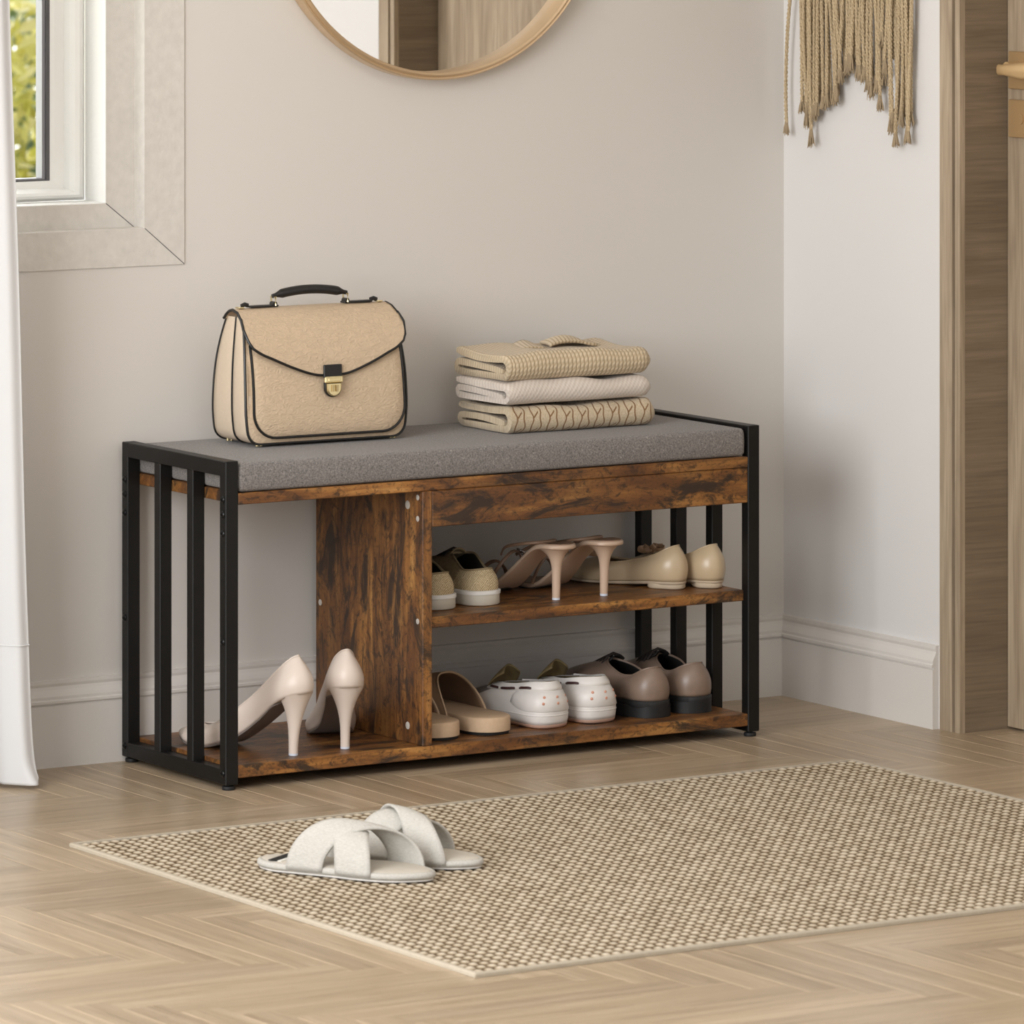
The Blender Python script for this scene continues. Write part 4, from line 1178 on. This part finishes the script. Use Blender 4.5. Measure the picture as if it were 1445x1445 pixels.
def flat(label, loc, a, mirror):
    sh = Shoe('ballet_flat', label, loc, a, mirror, group='beige ballet flats on the middle shelf')
    L = 0.245
    W = wtab([(0, .0225), (.15, .0245), (.4, .0245), (.7, .037), (.85, .033), (1, .020)], .15, .2, 2.2, 2)
    C = cv([(0, 0), (.4, -.002), (.7, .002), (1, .005)])
    Z = cv([(0, .0125), (.2, .0115), (.38, .008), (.6, .005), (1, .0065)])
    F = ring(0, L, W, C, Z)
    WT = wtab([(0, .013), (.15, .0185), (.5, .0235), (.8, .027), (1, .022)], .14, .36)
    ZT = cv([(0, .0715), (.03, .0700), (.2, .057), (.5, .0435), (.8, .0375), (1, .043)])
    T = ring(0.012, .168, WT, C, ZT)
    S, _ = shell_fn(F, T, .5, .0100, .35, .0035, .2)
    m = MB(); shell(m, S, len(F), 14); up = sh.b(m, 'upper', [M['flat'], M['flat_in']]); solid(up, .0014, -1, 1)
    m = MB(); m.tube(T, .0011, 6, closed=True); sh.b(m, 'topline_binding', M['flat'], up)
    m = MB(); E = ring(0, L, W, C, Z, grow=-.0018); slab(m, [dz(E, .0012), dz(E, .003)]); sh.b(m, 'insole', M['flat_in'])
    m = MB(); G = ring(0, L, W, C, Z, grow=.0006); slab(m, [[Vector((p.x, p.y, max(.0018, p.z - .0045))) for p in ring(0, L, W, C, Z, grow=-.0012)], dz(G, -.0015), dz(G, .0004)]); sh.b(m, 'sole', M['flat_sole'])
    m = MB(); H = ring(.001, .062, wtab([(0, .0215), (.6, .0232), (1, .020)], .5, .25, 2, 3), C, const(0)); H2 = ring(.003, .060, wtab([(0, .0195), (.6, .0212), (1, .018)], .5, .25, 2, 3), C, const(0))
    slab(m, [setz(H2, .0003), setz(H, .003), setz(H, .0085)]); sh.b(m, 'heel', M['flat_sole'])
    m = MB()
    for s in (-1, 1):
        for q, (l, wd) in enumerate(((.024, .009), (.020, .007))):
            pts = [(.172 - q * .006, 0, .044), (.176 + q * .006, s * l * .5, .050 + q * .003), (.178 - q * .012, s * l, .049), (.170 - q * .008, s * l * .8, .046), (.170, s * .004, .045)]
            m.tube(pts, [.003, wd * .55, wd * .7, wd * .5, .003], 8, flat=.45)
    m.tube([(.165, 0, .0465), (.172, 0, .0505), (.179, 0, .047)], [.004, .0055, .004], 8); sh.b(m, 'bow', M['bow'])
flat('beige ballet flat with bow beside the nude sandals, on the middle shelf', (0.8960, 0.0670, ZM), 19, False)
flat('beige ballet flat nearest the right side frame, on the middle shelf', (0.9515, 0.0450, ZM), 6, True)

def mule(label, loc, a, mirror):
    sh = Shoe('slide_mule', label, loc, a, mirror, group='beige mules on the lower shelf')
    L = 0.262
    W = wtab([(0, .037), (.15, .0395), (.4, .038), (.7, .0400), (.88, .037), (1, .029)], .17, .22, 2.3, 2.2)
    C = cv([(0, 0), (.4, -.001), (.7, .001), (1, .002)])
    G = ring(0, L, W, C, const(0)); g2 = ring(0, L, W, C, const(0), grow=-.003)
    m = MB(); slab(m, [setz(ring(0, L, W, C, const(0), grow=-.002), .0003), setz(ring(0, L, W, C, const(0), grow=-.001), .0052)]); sh.b(m, 'outsole', M['rubber'])
    m = MB(); slab(m, [setz(G, .0052), setz(G, .0255), setz(ring(0, L, W, C, const(0), grow=-.0012), .0275), setz(g2, .0283)]); sh.b(m, 'footbed', M['mule'])
    xs0, xp = .088, .150; H = 0.062
    def pt(ph, t, off=0.0):
        s = sin(ph); e = xs0 + (xp - xs0) * s ** 1.2
        x = lerp(e, L - .002, t); u = x / L
        w = W(min(u, .999)) + .0012 + off
        hh = (H + off) * max(0, 1 - ((x - .12) / (L - .12 + .004)) ** 2.2 if x > .12 else 1) ** 0.6
        cy = cos(ph); y = C(u) + w * math.copysign(abs(cy) ** .8, cy)
        return Vector((x, y, .012 + (hh + .010) * s ** .75))
    NP, NT_ = 36, 16; m = MB(); V = [pt(pi * i / NP, j / NT_) for j in range(NT_ + 1) for i in range(NP + 1)]
    m.add(V, [(j*(NP+1)+i, j*(NP+1)+i+1, (j+1)*(NP+1)+i+1, (j+1)*(NP+1)+i) for j in range(NT_) for i in range(NP)])
    up = sh.b(m, 'vamp', [M['mule'], M['mule_in']]); solid(up, .002, -1, 1)
    m = MB(); m.tube([pt(pi * i / NP, 0) for i in range(NP + 1)], .0017, 8); sh.b(m, 'edge_binding', M['mule'], up)
mule('beige slide mule partly hidden by the wood divider, on the lower shelf', (0.4190, 0.0275, ZL), 0, False)
mule('beige slide mule beside the white boat shoes, on the lower shelf', (0.5190, 0.0300, ZL), 4, True)

def boat(label, loc, a, mirror):
    sh = Shoe('boat_shoe', label, loc, a, mirror, group='white boat shoes on the lower shelf')
    L = 0.262
    W = wtab([(0, .0345), (.15, .0365), (.4, .034), (.7, .0405), (.88, .0365), (1, .026)], .13, .22, 2.8, 2.1)
    C = cv([(0, 0), (.4, -.002), (.7, .002), (1, .005)])
    B = ring(0, L, W, C, const(0)); m = MB()
    slab(m, [setz(ring(0, L, W, C, const(0), grow=-.004), .0003), setz(ring(0, L, W, C, const(0), grow=-.0006), .0025), setz(ring(0, L, W, C, const(0), grow=.0004), .0062)]); sh.b(m, 'outsole', M['boat_sole'])
    F = setz(B, .006)
    WT = wtab([(0, .0235), (.3, .0265), (.7, .026), (1, .021)], .3, .3)
    ZT = cv([(0, .0725), (.2, .071), (.5, .066), (.8, .063), (1, .062)])
    T = ring(0.011, .125, WT, C, ZT)
    S, outs = shell_fn(F, T, .42, .0075, .25, .0055, .2)
    n = len(F)
    m = MB(); shell(m, S, n, 14, lambda p, i, j: 1 if abs(i + .5 - n / 2) < n * .17 else 0)
    up = sh.b(m, 'upper', [M['boat'], M['boat_grey'], M['boat_in'], M['boat_in']]); solid(up, .0018, -1, 2)
    def off(i, t, d):
        p = S(i, t); q = S(i, min(1, t + .02)) - S(i, max(0, t - .02)); o = outs[i % n]
        tn = Vector((-o.y, o.x, 0)); nn = tn.cross(q).normalized()
        if nn.dot(o) < 0: nn = -nn
        return p + nn * d
    m = MB(); rings = []                                         # padded collar band
    for t, d in ((1.0, -.001), (1.0, .0016), (.93, .0028), (.82, .003), (.76, .002), (.745, 0)):
        rings.append([off(i, t, d) + (Vector((0, 0, .001)) if t == 1.0 else Vector()) for i in range(-27, 28)])
    m.loft(rings, False, False, closed=False); sh.b(m, 'collar', M['boat'], up)
    m = MB(); rings = []                                         # rounded welt line low down
    for t, d in ((.17, 0), (.18, .0006), (.19, .0006), (.20, 0)): rings.append([off(i, t, d) for i in range(n)])
    m.loft(rings, False, False); sh.b(m, 'welt', M['boat'], up)
    im = 15; m = MB(); rings = []                                # heel patch
    def lo(i): 
        k = abs(i) / im; return .26 + .34 * (1 - sqrt(max(0, 1 - max(0, (k - .55) / .45) ** 2)))
    for q, d in ((0, 0), (.04, .0016), (.5, .0022), (.96, .0016), (1, 0)):
        rings.append([off(i, lerp(lo(i), .745, q), d if abs(i) < im else 0) for i in range(-im, im + 1)])
    m.loft(rings, False, False, closed=False); pa = sh.b(m, 'heel_patch', M['boat'])
    for ii in (-3.6, 0, 3.6):
        for t in (.44, .58):
            i0 = int(math.floor(ii)); f = ii - i0
            p = off(i0, t, .0022) * (1 - f) + off(i0 + 1, t, .0022) * f
            m = MB(); m.v = []; rr = .0024
            lat = [(rr * sin(a), rr * cos(a)) for a in (0, .5, 1.0, 1.4, pi/2)]
            nrm = outs[i0 % n]; tn = Vector((-nrm.y, nrm.x, 0)); up_ = Vector((0, 0, 1))
            rings = [[p + nrm * (c_ * .5) + (tn * cos(2*pi*k/10) + up_ * sin(2*pi*k/10)) * max(s_, .0002) for k in range(10)] for s_, c_ in lat[::-1]]
            m.loft(rings); sh.b(m, 'grip_dot', M['boat_dot'], pa)
    for s in (-1, 1):                                             # leather lace threaded round the collar
        for i0, i1 in ((9, 14), (16, 21), (22, 26)):
            pts = [off(s * i, .80, .0038 if i not in (i0, i1) else .0015) for i in range(i0, i1 + 1)]
            m = MB(); m.tube(pts, .0021, 6); sh.b(m, 'lace', M['boat_lace'])
    m = MB(); V = []
    for j in range(13):
        for i in range(13):
            q = j / 12; p = i / 12 * 2 - 1
            hw = .029 * (1 - .45 * q ** 3); arch = .016 * (1 - p * p)
            V.append((.140 - .016 * q + arch * .55 - .010 * q * q, p * hw, .054 + .035 * q * (1 - .35 * p * p) + arch * .30 * (1 - q)))
    m.add(V, [(j*13+i, j*13+i+1, (j+1)*13+i+1, (j+1)*13+i) for j in range(12) for i in range(12)])
    solid(sh.b(m, 'tongue', M['boat_in']), .002, 0)
    m = MB(); slab(m, [setz(ring(0.004, L, W, C, const(0), grow=-.006), .012), setz(ring(0.004, L, W, C, const(0), grow=-.006), .0145)]); sh.b(m, 'insole', M['boat_in'])
boat('white boat shoe beside the beige mules, on the lower shelf', (0.6320, 0.0400, ZL), 7, False)
boat('white boat shoe beside the brown oxfords, on the lower shelf', (0.7270, 0.0440, ZL), 7, True)

def oxford(label, loc, a, mirror):
    sh = Shoe('oxford_shoe', label, loc, a, mirror, group='brown oxfords on the lower shelf')
    L = 0.275
    W = wtab([(0, .0335), (.15, .0355), (.4, .032), (.68, .043), (.85, .038), (1, .026)], .15, .22, 2.3, 2.1)
    C = cv([(0, 0), (.4, -.003), (.7, .002), (1, .006)])
    Z = cv([(0, .027), (.24, .0262), (.4, .019), (.6, .0125), (.8, .012), (1, .016)])
    F = ring(0, L, W, C, Z, grow=-.0008)
    WT = wtab([(0, .0180), (.3, .0245), (.7, .0235), (1, .018)], .24, .3)
    ZT = cv([(0, .0810), (.06, .0795), (.3, .0665), (.5, .0640), (.75, .0735), (1, .083)])
    T = ring(0.012, .125, WT, C, ZT)
    S, outs = shell_fn(F, T, .5, .006, .35, .004, .2)
    m = MB(); shell(m, S, len(F), 16); up = sh.b(m, 'upper', [M['oxford'], M['ox_in']]); solid(up, .002, -1, 1)
    m = MB(); m.tube(T, .0013, 6, closed=True); sh.b(m, 'topline_binding', M['oxford'], up)
    m = MB(); G = ring(0, L, W, C, Z, grow=.0008); slab(m, [[Vector((p.x, p.y, max(.0012, p.z - .0105))) for p in ring(0, L, W, C, Z, grow=.0002)], dz(G, -.009), dz(G, -.0002), dz(F, .0008)]); sh.b(m, 'sole', M['rubber'])
    m = MB(); Hr = ring(0, .074, wtab([(0, .0345), (.6, .0355), (1, .033)], .5, .12, 2.2, 4), C, const(0), grow=.0008); slab(m, [setz(Hr, .0003), setz(Hr, .0188)]); sh.b(m, 'heel', M['rubber'])
    m = MB(); E = ring(0, L, W, C, Z, grow=-.005); slab(m, [dz(E, .0012), dz(E, .003)]); sh.b(m, 'insole', M['ox_in'])
    m = MB(); V = []
    for j in range(9):
        for i in range(9):
            q = j / 8; p = i / 8 * 2 - 1
            V.append((lerp(.165, .113, q), p * .018 * (1 - .2 * q * q), lerp(.066, .090, q) - .008 * p * p))
    m.add(V, [(j*9+i, j*9+i+1, (j+1)*9+i+1, (j+1)*9+i) for j in range(8) for i in range(8)]); solid(sh.b(m, 'tongue', M['ox_in']), .002, 0)
    for k in range(4):
        x = .126 + .0125 * k; zz = .0895 - .0052 * k
        m = MB(); m.tube([(x, -.020, zz - .015), (x - .002, -.011, zz - .003), (x - .001, 0, zz + .001), (x, .011, zz - .003), (x + .002, .020, zz - .015)], .0026, 8); sh.b(m, 'lace', M['lace_dark'])
oxford('taupe brown oxford beside the white boat shoes, on the lower shelf', (0.8330, 0.0400, ZL), 5, False)
oxford('taupe brown oxford nearest the right side frame, on the lower shelf', (0.9180, 0.0450, ZL), 2, True)

def slipper(label, loc, a, mirror, band=True):
    sh = Shoe('cross_strap_slipper', label, loc, a, mirror, cat='slipper', group='pale linen slippers on the rug')
    L = 0.277
    W = wtab([(0, .0375), (.2, .041), (.42, .041), (.7, .0485), (.88, .043), (1, .032)], .2, .24, 2.1, 2.1)
    C = cv([(0, 0), (.4, -.001), (.7, .002), (1, .004)])
    m = MB(); slab(m, [setz(ring(0, L, W, C, const(0), grow=-.002), .0003), setz(ring(0, L, W, C, const(0), grow=-.0015), .003)]); sh.b(m, 'outsole', M['sneak_band'])
    m = MB(); G = ring(0, L, W, C, const(0)); slab(m, [setz(ring(0, L, W, C, const(0), grow=-.001), .003), setz(ring(0, L, W, C, const(0), grow=.0012), .0065), setz(ring(0, L, W, C, const(0), grow=.0004), .0112), setz(ring(0, L, W, C, const(0), grow=-.0035), .0128), setz(ring(0, L, W, C, const(0), grow=-.0055), .0112)]); sh.b(m, 'sole', M['linen'])
    m = MB(); E = ring(0, L, W, C, const(0), grow=-.0052); slab(m, [setz(E, .0100), setz(E, .0128), setz(ring(0, L, W, C, const(0), grow=-.009), .0144)]); fb = sh.b(m, 'footbed', M['linen_bed'])
    if band:
        m = MB(); m.box((.031, -.033, .0140), (.046, .033, .0153)); sh.b(m, 'size_band', M['label_black'], fb, angle=20)
        m = MB(); m.box((.0465, -.0335, .0140), (.0525, .0335, .0151)); sh.b(m, 'band_edge', M['label_white'], fb, angle=20)
    def strap(name, xn, xf, h, p=.98):
        NS, NW = 30, 8; m = MB(); V = []
        for j in range(NS + 1):
            s = j / NS; ph = pi * s; e = smooth(s)
            x0, x1 = lerp(xn[0], xf[0], e), lerp(xn[1], xf[1], e)
            for i in range(NW + 1):
                q = i / NW; x = lerp(x0, x1, q); w = W(min(.97, max(.05, x / L))) + .0012
                cy = cos(ph); y = -w * cy + C(x / L)
                V.append((x, y, .0065 + h * sin(ph) ** p + .0025 * sin(pi * q) * sin(ph) - (.010 * (q - .5)) * sin(ph)))
        m.add(V, [(j*(NW+1)+i, j*(NW+1)+i+1, (j+1)*(NW+1)+i+1, (j+1)*(NW+1)+i) for j in range(NS) for i in range(NW)])
        solid(sh.b(m, name, M['linen'], angle=80), .0034, 0)
    k = 1 if not mirror else -1
    strap('cross_strap', (.066, .124), (.182, .242), .0640); strap('cross_strap', (.146, .204), (.086, .146), .0570)
ZR = 0.0074
def deg(dx, dy): return math.degrees(math.atan2(-dx, dy))
slipper('pale linen cross-strap slipper in front, heel end with black band, on the rug', (-0.282, -0.602, ZR), deg(.51, -.86), False)
slipper('pale linen cross-strap slipper behind the other one, farther onto the rug', (-0.156, -0.545, ZR), deg(.47, -.88), True)

# ------------------------------------------------------------------ light
def area(name, loc, target, sx, sy, power, color=(1, 1, 1)):
    d = bpy.data.lights.new(name, 'AREA'); d.shape = 'RECTANGLE'; d.size = sx; d.size_y = sy; d.energy = power; d.color = color
    o = bpy.data.objects.new(name, d); COL.objects.link(o); o.location = loc
    o.rotation_euler = (Vector(target) - Vector(loc)).to_track_quat('-Z', 'Y').to_euler(); return o
area('left_window_light', (-3.3, -2.0, 1.5), (0.8, -0.3, 0.5), 2.0, 1.8, 120, (0.97, 0.985, 1.0))
area('added_overhead_light', (-0.5, -2.5, 2.66), (-0.2, -1.6, 0.0), 2.2, 1.5, 22, (0.99, 0.99, 1.0))  # unseen overhead light, added to deepen the shelves and brighten the foreground
w = bpy.data.worlds.new('sky'); scn.world = w; w.use_nodes = True
nt = w.node_tree; bg = nt.nodes['Background']
tc = nt.nodes.new('ShaderNodeTexCoord'); sp = nt.nodes.new('ShaderNodeSeparateXYZ'); nt.links.new(tc.outputs['Generated'], sp.inputs[0])
rp = nt.nodes.new('ShaderNodeValToRGB'); nt.links.new(sp.outputs['Y'], rp.inputs['Fac'])
rp.color_ramp.elements[0].position = 0.0; rp.color_ramp.elements[0].color = (0.66, 0.66, 0.655, 1)
rp.color_ramp.elements[1].position = 0.35; rp.color_ramp.elements[1].color = (3.6, 3.6, 3.55, 1)
nt.links.new(rp.outputs['Color'], bg.inputs['Color']); bg.inputs['Strength'].default_value = 1.0
scn.view_settings.view_transform = 'Standard'; scn.view_settings.look = 'None'; scn.view_settings.exposure = 0.0
scn.cycles.max_bounces = 8
